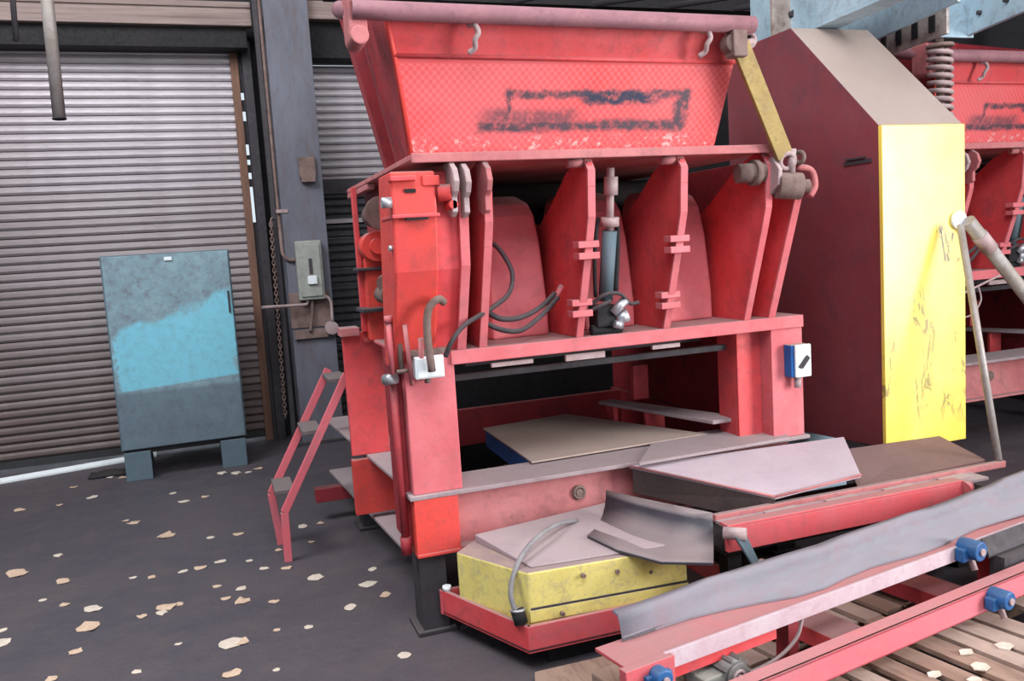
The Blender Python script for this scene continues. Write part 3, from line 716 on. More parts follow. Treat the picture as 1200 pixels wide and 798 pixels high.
    link('box_cover', MB().box((0.778, 3.483, 1.172), (0.887, 3.49, 1.253)), M['white'], cbx, bevel=0.002)
    P('box_gland', MB().cyl((0.83, 3.54, 1.14), (0.83, 3.54, 1.165), 0.014), 'rust', 0); P('box_rod', MB().cyl((0.70, 3.55, 1.20), (0.77, 3.55, 1.20), 0.009), 'rust', 0); P('box_hood', MB().box((0.75, 3.52, 1.262), (0.93, 3.58, 1.285)), 'rust', 0.002)
    P('cable_gland', MB().cyl((0.66, 3.62, 1.16), (0.70, 3.58, 1.17), 0.025), 'chrome', 0)
    P('push_rod', MB().cyl((0.685, 3.56, 1.19), (0.685, 3.56, 1.42), 0.012).cyl((0.685, 3.56, 1.41), (0.685, 3.56, 1.44), 0.018), 'pink_red', 0)
    P('push_rod', MB().cyl((0.725, 3.56, 1.19), (0.725, 3.56, 1.42), 0.012).cyl((0.725, 3.56, 1.41), (0.725, 3.56, 1.44), 0.018), 'rust', 0)
    # stop switch on the right post
    sw = P('stop_switch', MB().box((2.685, 3.53, 0.955), (2.79, 3.59, 1.12)), 'deep_blue', 0.006, label='blue and white stop switch box')
    link('switch_cover', MB().box((2.70, 3.515, 0.955), (2.795, 3.53, 1.12)), M['white'], sw, bevel=0.006)
    link('switch_knob', MB().hexa([(2.715, 3.505, 1.01), (2.735, 3.505, 1.0), (2.735, 3.515, 1.0), (2.715, 3.515, 1.01)], [(2.765, 3.505, 1.065), (2.78, 3.505, 1.05), (2.78, 3.515, 1.05), (2.765, 3.515, 1.065)]), M['dark_steel'], sw)
    P('switch_gland', MB().cyl((2.735, 3.55, 0.90), (2.735, 3.55, 0.955), 0.018), 'pale_metal', 0)
    # under the shelf: drive rail and dark throat
    P('under_rail', MB().box((1.0, 3.74, 1.10), (2.45, 3.78, 1.13)), 'dark_steel')
    P('under_rail', MB().box((1.1, 3.9, 1.14), (2.4, 4.0, 1.17)), 'dark_steel')
    P('light_patch', MB().box((1.14, 3.60, 1.165), (1.34, 3.62, 1.185)), 'pale_metal', 0.002); P('light_patch', MB().box((1.50, 3.60, 1.155), (1.70, 3.62, 1.185)), 'pale_metal', 0.002); P('light_patch', MB().box((1.95, 3.60, 1.165), (2.10, 3.62, 1.185)), 'pale_metal', 0.002)  # pale pieces imitating light reflections and a lit gap under the shelf
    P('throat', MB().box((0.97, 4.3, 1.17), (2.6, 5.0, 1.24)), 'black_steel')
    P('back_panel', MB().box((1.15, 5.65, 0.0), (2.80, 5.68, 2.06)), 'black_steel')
    P('side_panel', MB().box((2.72, 3.9, 0.62), (2.74, 5.65, 2.06)), 'deep_red')
    P('side_panel', MB().box((0.90, 4.55, 0.642), (0.915, 5.65, 1.25)), 'deep_red')
    P('inner_beam', MB().hexa([(2.12, 4.62, 0.72), (2.22, 4.62, 0.72), (2.55, 3.75, 0.72), (2.36, 3.75, 0.72)], [(2.12, 4.62, 0.74), (2.22, 4.62, 0.74), (2.55, 3.75, 0.74), (2.36, 3.75, 0.74)]), 'grey_plate')
    P('inner_stub', MB().box((2.16, 4.50, 0.37), (2.19, 4.60, 0.72)), 'red'); P('inner_stub', MB().box((2.24, 4.25, 0.37), (2.36, 4.28, 0.72)), 'red')
    P('inner_stub', MB().box((2.30, 4.5, 0.742), (2.40, 4.55, 0.95)), 'red')
    return S
M['hopper_mat'] = M['hopper']
# the tread plate needs its own origin: coordinates of its material start at the lower left corner of the sheet

S = build_shredder()

# second machine of the same build, beyond the maroon guard
S2 = copy_tree(S, shift=(3.72, 1.02, 0.0))
S2.scale = (1.0, 1.0, 1.045)
S2['label'] = 'second red shredder standing behind the maroon and yellow guard at the right edge'

# ================================================================ GUARD CASING
G = thing('drive_guard', 'tall maroon sheet-metal drive guard with a dusty sloping top and yellow front panel', 'machine guard', (3.25, 3.52, 0))
prof = [(3.53, 0.52), (3.53, 2.19), (4.20, 2.835), (4.85, 2.835), (4.85, 0.45)]
link('casing', MB().prism(prof, 0, 3.25, 3.80), 'maroon', G, bevel=0.004)
link('front_panel', MB().box((3.246, 3.505, 0.50), (3.79, 3.53, 2.185)), 'yellow', G, bevel=0.003, label='scuffed yellow front panel')
link('door_pull', MB().box((3.243, 3.58, 2.01), (3.249, 3.78, 2.03)).box((3.235, 3.62, 2.035), (3.249, 3.76, 2.045)), 'dark_steel', G)
link('warning_disc', MB().cyl((3.735, 3.505, 1.685), (3.735, 3.485, 1.685), 0.048, n=20), 'white', G, label='pale round disc at the edge of the panel')
link('stand', MB().box((3.55, 3.62, 0), (3.74, 4.0, 0.53)), 'girder', G, bevel=0.004); link('stand', MB().box((3.3, 4.4, 0), (3.75, 4.7, 0.46)), 'girder', G, bevel=0.004)
link('panel_bolt', MB().cyl((3.42, 3.508, 0.515), (3.42, 3.498, 0.515), 0.014, n=10), 'white', G)

# poles by the guard
dp = thing('diagonal_pole', 'thick grey-brown pole slanting down to the right from the pale disc on the guard', 'pole', (4.5, 3.5, 0))
link('pole', MB().cyl((3.76, 3.46, 1.68), (5.43, 3.50, 0.0), 0.036), 'alu', dp)
link('pole_collar', MB().cyl((3.84, 3.463, 1.60), (3.92, 3.465, 1.52), 0.042), 'pale_metal', dp)
tp = thing('thin_pole', 'thin upright metal pole leaning between the yellow panel and the tray corner', 'pole', (3.555, 3.10, 0.5))
link('pole', MB().cyl((3.665, 3.42, 1.66), (3.56, 3.10, 0.50), 0.018), 'alu', tp)

# things between the guard and the second machine
ck = thing('cable_loop', 'loose thin cable drooping in the dark gap right of the guard', 'cable', (4.7, 4.3, 1.1))
link('cable', MB().tube([(4.45, 4.3, 1.15), (4.75, 4.3, 1.24), (5.05, 4.3, 1.33)], 0.008, n=6).tube([(4.5, 4.3, 1.06), (4.68, 4.3, 1.05), (4.78, 4.3, 1.14), (4.76, 4.3, 1.24)], 0.006, n=6), 'pale_metal', ck)

# ================================================================ OVERHEAD GIRDERS
gr = thing('overhead_girder', 'pale blue overhead steel girder above the guard with a slotted rusty end plate', 'girder', (4.1, 4.3, 2.8))
link('web', MB().hexa([(3.36, 3.2, 2.855), (3.38, 3.2, 2.855), (3.50, 4.9, 2.855), (3.48, 4.9, 2.855)], [(3.36, 3.2, 3.2), (3.38, 3.2, 3.2), (3.50, 4.9, 3.2), (3.48, 4.9, 3.2)]), 'girder', gr, bevel=0.003)
link('flange', MB().hexa([(3.36, 3.2, 2.84), (3.50, 3.2, 2.84), (3.66, 4.9, 2.84), (3.48, 4.9, 2.84)], [(3.36, 3.2, 2.86), (3.50, 3.2, 2.86), (3.66, 4.9, 2.86), (3.48, 4.9, 2.86)]), 'girder', gr)
link('slotted_web', MB().hexa([(3.74, 3.5, 2.80), (3.76, 3.5, 2.80), (4.06, 4.75, 2.80), (4.04, 4.75, 2.80)], [(3.74, 3.5, 2.98), (3.76, 3.5, 2.98), (4.06, 4.75, 2.98), (4.04, 4.75, 2.98)]), 'girder', gr)
link('slotted_plate', MB().hexa([(3.98, 3.8, 2.72), (4.0, 3.8, 2.72), (4.17, 4.78, 2.72), (4.15, 4.78, 2.72)], [(3.98, 3.8, 2.88), (4.0, 3.8, 2.88), (4.17, 4.78, 2.88), (4.15, 4.78, 2.88)]), 'girder_rust', gr, bevel=0.002)
for k in range(6):
    t = 0.12+k*0.155; x = 3.975+0.17*t; y = 3.8+0.98*t
    link('slot', MB().box((x-0.004, y-0.025, 2.755), (x+0.004, y+0.025, 2.845), rz=-R(10)), 'black_steel', gr)
gb = thing('overhead_girder', 'wide pale blue girder at the top right corner above the second machine', 'girder', (4.5, 4.0, 2.8))
link('web', MB().hexa([(4.24, 3.3, 2.80), (4.27, 3.3, 2.80), (4.53, 4.15, 2.80), (4.50, 4.15, 2.80)], [(4.24, 3.3, 3.15), (4.27, 3.3, 3.15), (4.53, 4.15, 3.15), (4.50, 4.15, 3.15)]), 'girder', gb, bevel=0.003)
link('end_plate', MB().hexa([(4.27, 4.14, 2.79), (4.55, 4.14, 2.79), (4.55, 4.16, 2.79), (4.27, 4.16, 2.79)], [(4.27, 4.14, 3.15), (4.55, 4.14, 3.15), (4.55, 4.16, 3.15), (4.27, 4.16, 3.15)]), 'girder', gb)
for k in range(3):
    link('rivet', MB().cyl((4.30+k*0.08, 3.5+k*0.25, 2.90), (4.275+k*0.08, 3.51+k*0.25, 2.90), 0.014, n=8), 'dark_steel', gb)
# coil spring hanger
sp = thing('coil_spring', 'pale metal coil spring hanging below the slotted girder plate', 'spring', (4.34, 4.2, 2.3))
pts = []
for i in range(9*12+1):
    a = 2*math.pi*i/12; zz = 2.74-0.42*i/(9*12)
    pts.append((4.345+0.065*math.cos(a), 4.2+0.065*math.sin(a), zz))
link('coil', MB().tube(pts, 0.015, n=7, sub=1), 'pale_metal', sp)
link('rod', MB().cyl((4.345, 4.2, 2.15), (4.345, 4.2, 2.80), 0.022), 'rust', sp)
link('washer', MB().cyl((4.345, 4.2, 2.28), (4.345, 4.2, 2.30), 0.08).cyl((4.345, 4.2, 2.74), (4.345, 4.2, 2.76), 0.08), 'rust', sp)
bk = thing('rusty_bracket', 'rusty bracket end beside the peak of the maroon guard', 'bracket', (3.30, 4.3, 2.83))
link('plate', MB().box((3.32, 4.45, 2.84), (3.55, 4.48, 3.10)), 'girder_rust', bk, bevel=0.004)
link('bolt', MB().cyl((3.45, 4.45, 2.98), (3.45, 4.42, 2.98), 0.022, n=8), 'dark_steel', bk)
# dark pipe rack above the hopper
rk = thing('overhead_rack', 'dark overhead rack of steel bars behind the hopper rim', 'rack', (2.5, 6.0, 3.4))
link('beam', MB().box((0.9, 6.0, 3.44), (6.4, 6.12, 3.62)), 'black_steel', rk)
for k in range(7):
    x = 1.0+k*0.62
    link('bar', MB().cyl((x, 6.06, 3.46), (x+0.42, 5.0, 3.30+0.02*(k % 3)), 0.022), 'dark_steel', rk)
link('rail', MB().box((0.95, 4.98, 3.26), (5.2, 5.04, 3.32)), 'dark_steel', rk)

# ================================================================ LADDER
L = thing('access_ladder', 'short red step ladder leaning against the left side of the shredder', 'ladder', (0.25, 4.9, 0))
A = [(0.244, 5.2, 0.0), (0.214, 5.2, 0.321), (0.612, 5.2, 1.03)]
B = [(0.258, 4.87, 0.0), (0.262, 4.87, 0.289), (0.675, 4.87, 1.035)]
for pp in (A, B):
    mb = MB()
    for p, q in zip(pp[:-1], pp[1:]):
        p = Vector(p); q = Vector(q); d = (q-p).normalized(); s_ = Vector((0, 0.014, 0)); t_ = d.cross(Vector((0, 1, 0)))*0.022
        mb.hexa([p-s_-t_, p+s_-t_, p+s_+t_, p-s_+t_], [q-s_-t_, q+s_-t_, q+s_+t_, q-s_+t_])
    link('rail', mb, 'channel_red', L, bevel=0.003)
for (x, z) in ((0.27, 0.40), (0.45, 0.72), (0.62, 1.00)):
    link('tread', MB().box((x-0.05, 4.885, z-0.012), (x+0.06, 5.185, z+0.012)), 'tread', L, bevel=0.003)

# ================================================================ INFEED TABLE INSIDE THE SHREDDER
T = thing('infeed_table', 'blue-sided flat table covered in tan dust inside the shredder opening', 'table', (1.7, 4.2, 0))
q0 = [(1.41, 4.66), (1.95, 4.74), (2.36, 3.90), (1.38, 3.88)]
link('side_skirt', MB().hexa([(x, y, 0.55) for x, y in q0[::-1]], [(x, y, 0.652) for x, y in q0[::-1]]), 'deep_blue', T, bevel=0.004)
q1 = [(1.40, 4.67), (1.96, 4.75), (2.36, 3.82), (1.37, 3.79)]
link('table_top', MB().hexa([(x, y, 0.652) for x, y in q1[::-1]], [(x, y, 0.660) for x, y in q1[::-1]]), 'tan_dust', T)
for x, y in ((1.5, 4.0), (2.1, 4.0), (1.5, 4.5), (1.9, 4.5)):
    link('leg', MB().box((x, y, 0), (x+0.06, y+0.06, 0.56)), 'black_steel', T)
link('under_tray', MB().box((1.42, 3.9, 0.48), (2.0, 4.4, 0.5)), 'rust', T)

# ================================================================ CHUTES AND TROUGH IN FRONT
U = thing('discharge_chute', 'lilac-grey sloping chute plate lying over the sill, right of the shredder opening', 'chute', (2.3, 3.4, 0.5))
link('chute_floor', MB().hexa([(1.78, 3.565, 0.618), (2.24, 3.08, 0.522), (2.74, 3.12, 0.535), (2.97, 3.50, 0.610)],
                             [(1.78, 3.565, 0.630), (2.24, 3.08, 0.534), (2.74, 3.12, 0.547), (2.97, 3.50, 0.622)]), 'lilac', U)
link('rear_ledge', MB().hexa([(1.80, 3.50, 0.643), (2.66, 3.53, 0.643), (2.85, 3.86, 0.643), (2.1, 3.90, 0.643)], [(1.80, 3.50, 0.657), (2.66, 3.53, 0.657), (2.85, 3.86, 0.657), (2.1, 3.90, 0.657)]), 'grey_plate', U)
link('side_plate', MB().hexa([(1.79, 3.555, 0.50), (2.20, 3.09, 0.42), (2.21, 3.10, 0.42), (1.80, 3.565, 0.50)], [(1.79, 3.555, 0.618), (2.24, 3.08, 0.522), (2.25, 3.09, 0.522), (1.80, 3.565, 0.618)]), 'rust_dark', U)
link('lip', MB().cyl((1.78, 3.56, 0.630), (2.24, 3.08, 0.534), 0.006, n=6).cyl((2.24, 3.08, 0.534), (2.74, 3.12, 0.547), 0.007, n=6), 'dusty_pink', U)
# trough to the right, in shadow of the guard
Tr = thing('red_trough', 'long red steel trough running right below the yellow panel', 'trough', (2.6, 3.1, 0))
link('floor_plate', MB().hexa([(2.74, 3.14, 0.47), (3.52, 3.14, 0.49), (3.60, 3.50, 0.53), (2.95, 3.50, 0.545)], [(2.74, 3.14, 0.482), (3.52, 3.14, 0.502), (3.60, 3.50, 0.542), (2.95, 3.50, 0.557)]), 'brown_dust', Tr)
link('inner_rail', MB().box((1.93, 3.075, 0.47), (3.58, 3.105, 0.502)), 'dusty_pink', Tr, bevel=0.003)
link('ledge', MB().box((1.93, 2.97, 0.468), (3.35, 3.08, 0.48)), 'grey_plate', Tr)
link('front_rail', MB().box((1.90, 2.94, 0.385), (3.16, 2.965, 0.49)).box((1.90, 2.94, 0.49), (3.16, 3.0, 0.502)), 'tray_red', Tr, bevel=0.003)
link('end_cap', MB().cyl((3.16, 2.95, 0.45), (3.22, 2.97, 0.46), 0.05, r2=0.03), 'pink_red', Tr)
link('under_plate', MB().box((1.92, 3.0, 0.35), (3.5, 3.5, 0.37)), 'black_steel', Tr)
for k in range(4):
    link('cleat', MB().box((2.15+k*0.32, 2.99, 0.48), (2.32+k*0.32, 3.05, 0.492), rz=0.05), 'pale_metal', Tr)
for x in (2.0, 3.3):
    link('leg', MB().box((x, 3.1, 0), (x+0.07, 3.17, 0.35)), 'black_steel', Tr)
lev = thing('clamp_lever', 'blue-grey clamp lever at the left end of the red trough rail', 'lever', (1.93, 2.9, 0.36))
link('arm', MB().hexa([(1.90, 2.885, 0.47), (1.95, 2.885, 0.48), (1.95, 2.905, 0.48), (1.90, 2.905, 0.47)], [(1.965, 2.855, 0.34), (2.0, 2.855, 0.34), (2.0, 2.875, 0.34), (1.965, 2.875, 0.34)]), 'teal', lev, bevel=0.004)
link('pivot', MB().cyl((1.88, 2.94, 0.475), (1.95, 2.88, 0.475), 0.026), 'pale_metal', lev); link('pivot', MB().cyl((1.97, 2.84, 0.34), (2.02, 2.88, 0.34), 0.02), 'pale_metal', lev)

# curved rubber sheet
cs = MB()
rows = []
top_line = [Vector((1.62, 3.50, 0.555)), Vector((1.70, 3.33, 0.55)), Vector((1.78, 3.16, 0.55)), Vector((1.87, 3.00, 0.545))]
low_line = [Vector((1.42, 3.28, 0.44)), Vector((1.47, 3.10, 0.425)), Vector((1.58, 2.93, 0.41)), Vector((1.74, 2.80, 0.42))]
for a, b in zip(top_line, low_line):
    row = []
    for k in range(9):
        t = k/8
        p = a.lerp(b, t**1.7); p.z = a.z + (b.z-a.z)*(1-(1-t)**2.6)
        p.z -= 0.012*math.sin(math.pi*t)
        row.append(p)
    rows.append(row)
cs.sheet(None, None, rows, 0.010)
tag(link('rubber_flap', cs, 'rubber_dark', loc=(1.65, 3.1, 0.42)), 'curved dark grey rubber flap hanging over the end of the yellow box', 'flap')

# red tray with yellow box
Ty = thing('red_tray', 'low red steel tray on the floor in front, holding the yellow box', 'tray', (1.5, 3.3, 0))
P1, P2, P3, P4 = (0.82, 3.58), (1.04, 3.04), (2.05, 3.03), (2.05, 3.55)
def wall_seg(a, b, z0, z1, t):
    a = Vector((a[0], a[1], 0)); b = Vector((b[0], b[1], 0)); d = (b-a).normalized(); n = Vector((-d.y, d.x, 0))*t
    z0 = Vector((0, 0, z0)); z1 = Vector((0, 0, z1))
    return MB().hexa([a+z0, b+z0, b+n+z0, a+n+z0], [a+z1, b+z1, b+n+z1, a+n+z1])
link('side_wall', wall_seg(P1, P2, 0.095, 0.205, 0.02), 'red', Ty, bevel=0.002)
link('side_wall', wall_seg(P2, P3, 0.095, 0.205, 0.02), 'tray_red', Ty, bevel=0.002)
link('side_wall', wall_seg(P3, P4, 0.095, 0.205, 0.02), 'tray_red', Ty, bevel=0.002)
link('side_wall', wall_seg(P4, P1, 0.095, 0.205, 0.02), 'tray_red', Ty, bevel=0.002)
link('tray_floor', MB().hexa([(x, y, 0.10) for x, y in (P1, P2, P3, P4)], [(x, y, 0.11) for x, y in (P1, P2, P3, P4)]), 'dark_steel', Ty)
link('skid', MB().box((0.98, 3.35, 0), (1.95, 3.42, 0.10)), 'black_steel', Ty); link('skid', MB().box((1.15, 3.12, 0), (1.95, 3.19, 0.10)), 'black_steel', Ty)
link('corner_bolt', MB().cyl((0.85, 3.555, 0.205), (0.85, 3.555, 0.225), 0.02, n=8), 'white', Ty)

Y = thing('yellow_box', 'chipped yellow steel box with a dust-covered top standing in the red tray', 'box', (1.3, 3.2, 0.11))
yb = [(0.88, 3.46), (1.07, 3.09), (1.765, 3.045), (1.80, 3.53), (0.98, 3.56)]
def ring_pts(z, s=0.0):
    return [(x, y, z) for x, y in yb]
mb = MB()
lo = [mb.bm.verts.new(p) for p in ring_pts(0.112)]; hi = [mb.bm.verts.new(p) for p in ring_pts(0.405)]
mb.bm.faces.new(lo[::-1]); mb.bm.faces.new(hi)
for i in range(5):
    j = (i+1) % 5; mb.bm.faces.new((lo[i], lo[j], hi[j], hi[i]))
link('body', mb, 'ybox', Y, bevel=0.008)
link('seam', wall_seg((1.075, 3.083), (1.76, 3.04), 0.252, 0.258, 0.01), 'dark_steel', Y)
link('seam_strip', wall_seg((1.068, 3.082), (1.765, 3.038), 0.20, 0.25, 0.012), 'ybox', Y, bevel=0.002)
link('lid', MB().hexa([(0.99, 3.54, 0.405), (1.10, 3.13, 0.405), (1.76, 3.07, 0.405), (1.79, 3.60, 0.405)], [(0.99, 3.54, 0.44), (1.10, 3.13, 0.413), (1.76, 3.07, 0.413), (1.79, 3.60, 0.47)]), 'grey_plate', Y, bevel=0.004)
for k, (x, z) in enumerate(((1.20, 0.22), (1.45, 0.35), (1.60, 0.32), (1.30, 0.36), (1.66, 0.35))):
    link('rivet', MB().cyl((x, 3.08, z), (x, 3.055, z), 0.009, n=8), 'rust', Y)
hz = thing('grey_hose', 'grey flexible hose arching over the yellow box corner down to a black socket', 'hose', (1.05, 3.15, 0.21))
link('hose', MB().tube([(1.02, 3.10, 0.23), (1.005, 3.12, 0.33), (1.06, 3.16, 0.43), (1.17, 3.26, 0.47), (1.32, 3.38, 0.475), (1.45, 3.46, 0.45)], 0.011, n=8), 'hose_grey', hz)
link('socket', MB().cyl((1.03, 3.085, 0.205), (1.02, 3.10, 0.26), 0.028), 'black_steel', hz)
link('socket_ring', MB().ring((1.022, 3.098, 0.258), (0, 0.2, 1), 0.027, 0.006), 'chrome', hz)

# ================================================================ CONVEYOR FRAMES (turned ten degrees)
RZ = R(10)
C1 = thing('belt_conveyor', 'long belt conveyor frame with grey belt edge crossing the foreground', 'conveyor', (3.0, 2.1, 0), RZ)
rows = []
for i in range(25):
    t = i/24; u = 1.54+3.3*t
    rise = 0.0 if u < 3.1 else 0.035*(u-3.1)**1.5
    wv = 0.006*math.sin(u*7)+0.004*math.sin(u*17)
    vv = 2.185+0.02*(t)
    lapv = vv-0.02-0.10*min(1, max(0, (u-1.8)/0.5))*(1+0.15*math.sin(u*9))
    rows.append([(u, lapv, 0.410+rise*0.6), (u, vv-0.02, 0.422+rise), (u, vv-0.008+wv, 0.465+rise), (u, vv+wv, 0.492+rise+wv), (u, vv+0.03+wv, 0.495+rise)])
link('belt_edge', MB().sheet(None, None, rows, 0.008), 'rubber', C1)
def chan(u0, u1, v0, v1, ztop, h, web_t=0.012):
    return MB().box((u0, v0, ztop-0.012), (u1, v1, ztop)).box((u0, v0, ztop-h), (u1, v0+web_t, ztop)).box((u0, v0, ztop-h), (u1, v0+0.05, ztop-h+0.01))
link('side_channel', MB().box((1.45, 2.03, 0.388), (4.8, 2.19, 0.40)), 'tray_red', C1, bevel=0.002)
link('channel_edge', MB().box((1.60, 2.022, 0.345), (4.8, 2.034, 0.404)), 'flange_pale', C1, bevel=0.002)
link('channel_web', MB().box((1.62, 2.04, 0.30), (2.10, 2.055, 0.388)), 'red', C1)
link('end_plate', MB().box((1.43, 2.0, 0.31), (1.62, 2.035, 0.402)), 'tray_red', C1, bevel=0.003)
for u in (2.2, 3.4, 4.5):
    link('leg', MB().box((u, 2.08, 0.145), (u+0.05, 2.14, 0.388)), 'deep_red', C1)
def bearing(parent, u, v, z, s=1.0):
    b = link('bearing', MB().cyl((u, v-0.05*s, z), (u, v+0.03*s, z), 0.036*s).box((u-0.055*s, v-0.02, z-0.04*s), (u+0.055*s, v+0.02, z+0.01)), 'blue', parent, bevel=0.006, label='blue bearing housing')
    link('bearing_cap', MB().cyl((u, v-0.058*s, z), (u, v-0.05*s, z), 0.013*s), M['pale_metal'], b)
    link('axle', MB().cyl((u+0.01, v-0.02, z-0.08*s), (u+0.02, v+0.01, z-0.03*s), 0.012*s), M['pale_metal'], b)
bearing(C1, 1.545, 2.0, 0.36, 0.9)
bearing(C1, 3.12, 2.0, 0.395, 1.1)
C2 = thing('conveyor_frame', 'pinkish red channel frame lying on the timber pallets in the lower right', 'frame', (2.6, 1.9, 0.15), RZ)
link('front_channel', chan(1.35, 4.4, 1.865, 1.93, 0.30, 0.095), 'channel_red', C2, bevel=0.003)
for u, mt in ((2.35, 'red'), (2.95, 'deep_red'), (3.7, 'deep_red')):
    link('cross_member', MB().box((u, 1.93, 0.17), (u+0.16, 2.42, 0.235)), mt, C2, bevel=0.003)
link('rear_channel', MB().box((1.9, 2.42, 0.17), (4.4, 2.46, 0.27)), 'deep_red', C2)
bearing(C2, 3.05, 1.84, 0.265, 1.0)
gp = thing('grey_cover_plate', 'flat greenish-grey cover plate right of the upper blue bearing', 'plate', (3.6, 2.05, 0.24), RZ)
link('plate', MB().hexa([(3.22, 1.98, 0.335), (3.9, 1.98, 0.335), (3.9, 2.012, 0.40), (3.22, 2.012, 0.40)], [(3.22, 1.975, 0.345), (3.9, 1.975, 0.345), (3.9, 2.008, 0.41), (3.22, 2.008, 0.41)]), 'dark_steel', gp)
link('lower_plate', MB().box((3.28, 1.95, 0.24), (3.9, 2.012, 0.33)), 'dark_steel', gp)
# gear motor
gm = thing('gear_motor', 'small grey finned gear motor lying under the conveyor in the foreground', 'motor', (1.85, 1.95, 0.15), RZ)
MX, MV, MZ = 1.87, 1.985, 0.255
mo = MB().cyl((MX, MV+0.01, MZ), (MX, MV+0.13, MZ), 0.052, n=20).cyl((MX, MV, MZ), (MX, MV+0.01, MZ), 0.045, n=20)
link('housing', mo, 'motor', gm)
for k in range(10):
    a = 2*math.pi*k/10
    link('fin', MB().hexa([(MX+0.05*math.cos(a)-0.004, MV+0.01, MZ+0.05*math.sin(a)-0.004), (MX+0.05*math.cos(a)+0.004, MV+0.01, MZ+0.05*math.sin(a)+0.004), (MX+0.06*math.cos(a)+0.004, MV+0.01, MZ+0.06*math.sin(a)+0.004), (MX+0.06*math.cos(a)-0.004, MV+0.01, MZ+0.06*math.sin(a)-0.004)],
                         [(MX+0.05*math.cos(a)-0.004, MV+0.12, MZ+0.05*math.sin(a)-0.004), (MX+0.05*math.cos(a)+0.004, MV+0.12, MZ+0.05*math.sin(a)+0.004), (MX+0.06*math.cos(a)+0.004, MV+0.12, MZ+0.06*math.sin(a)+0.004), (MX+0.06*math.cos(a)-0.004, MV+0.12, MZ+0.06*math.sin(a)-0.004)]), 'motor', gm)
link('hub', MB().ring((MX, MV-0.002, MZ), (0, 1, 0), 0.022, 0.006), 'pale_metal', gm)
link('shaft', MB().cyl((MX, MV, MZ), (MX, MV-0.012, MZ), 0.012), 'pale_metal', gm)
link('terminal_box', MB().box((MX-0.13, MV+0.02, 0.19), (MX-0.045, MV+0.11, 0.275)), 'box_grey', gm, bevel=0.004)
link('mount', MB().box((MX-0.06, MV+0.01, 0.145), (MX+0.06, MV+0.12, 0.21)), 'motor', gm)
lc = thing('loose_cable', 'thin pale cable dangling from the white channel edge over the pallets', 'cable', (2.15, 2.1, 0.15), RZ)
link('cable', MB().tube([(2.22, 2.03, 0.36), (2.20, 2.04, 0.28), (2.14, 2.06, 0.22), (2.05, 2.08, 0.19), (1.95, 2.12, 0.17)], 0.007, n=6), 'pale_metal', lc)

# pallets: every board is its own piece
def pallet(u0, v0, nu, lenv, label, zt=0.145):
    p = thing('timber_pallet', label, 'pallet', (u0, v0, 0), RZ, group=None)
    pitch = 0.125
    base = None
    for k in range(nu):
        w_ = 0.085+random.uniform(-0.012, 0.014); u = u0+k*pitch
        mb = MB().box((0, 0, 0), (w_, lenv+random.uniform(-0.03, 0.03), 0.02))
        bmesh.ops.rotate(mb.bm, verts=mb.bm.verts, cent=(0, 0, 0), matrix=Matrix.Rotation(random.uniform(-0.02, 0.02), 3, 'Z'))
        bmesh.ops.translate(mb.bm, verts=mb.bm.verts, vec=(u, v0+random.uniform(-0.02, 0.02), zt-0.02+random.uniform(-0.004, 0.003)))
        link('plank', mb, random.choice(('plank', 'wood', 'plank')), p, bevel=0.002)
    for v in (v0+0.02, v0+lenv/2-0.04, v0+lenv-0.1):
        link('bearer', MB().box((u0, v, 0.022), (u0+nu*pitch, v+0.08, zt-0.025)), 'wood', p, bevel=0.003)
    for k in range(3):
        link('base_board', MB().box((u0+k*(nu*pitch-0.1)/2, v0, 0), (u0+0.1+k*(nu*pitch-0.1)/2, v0+lenv, 0.02)), 'wood', p)
    return p
pallet(1.95, 1.15, 10, 1.0, 'timber pallet under the lower blue bearing, nearest the lower edge')
pallet(3.30, 1.1, 9, 1.0, 'timber pallet at the right edge of the foreground')
pallet(1.98, 2.19, 10, 0.50, 'timber pallet seen between the belt edge and the red trough')
# pale flakes of debris on the planks
for k, (u, v, s) in enumerate(((2.55, 1.76, .035), (2.72, 1.70, .04), (2.78, 1.79, .03), (2.93, 1.74, .04), (2.98, 1.66, .03), (2.62, 1.66, .03), (3.12, 1.70, .03), (2.45, 1.70, .025), (2.86, 1.60, .03), (2.70, 1.97, .025), (3.0, 1.97, .03))):
    mb = MB(); n = 6
    vs_ = [mb.bm.verts.new((u+s*math.cos(2*math.pi*i/n)*random.uniform(.7, 1.2), v+s*0.7*math.sin(2*math.pi*i/n)*random.uniform(.7, 1.2), 0.149+random.uniform(0, .004))) for i in range(n)]
    vb = [mb.bm.verts.new(q.co-Vector((0, 0, .004))) for q in vs_]
    mb.bm.faces.new(vs_); mb.bm.faces.new(vb[::-1])
    for i in range(n): mb.bm.faces.new((vs_[i], vb[i], vb[(i+1) % n], vs_[(i+1) % n]))
    tag(link('wood_chip', mb, 'leaf_pale', loc=(u, v, 0.145), rz=RZ), 'pale wood chip lying on the pallet boards', 'wood chip', 'wood chips on the pallets')

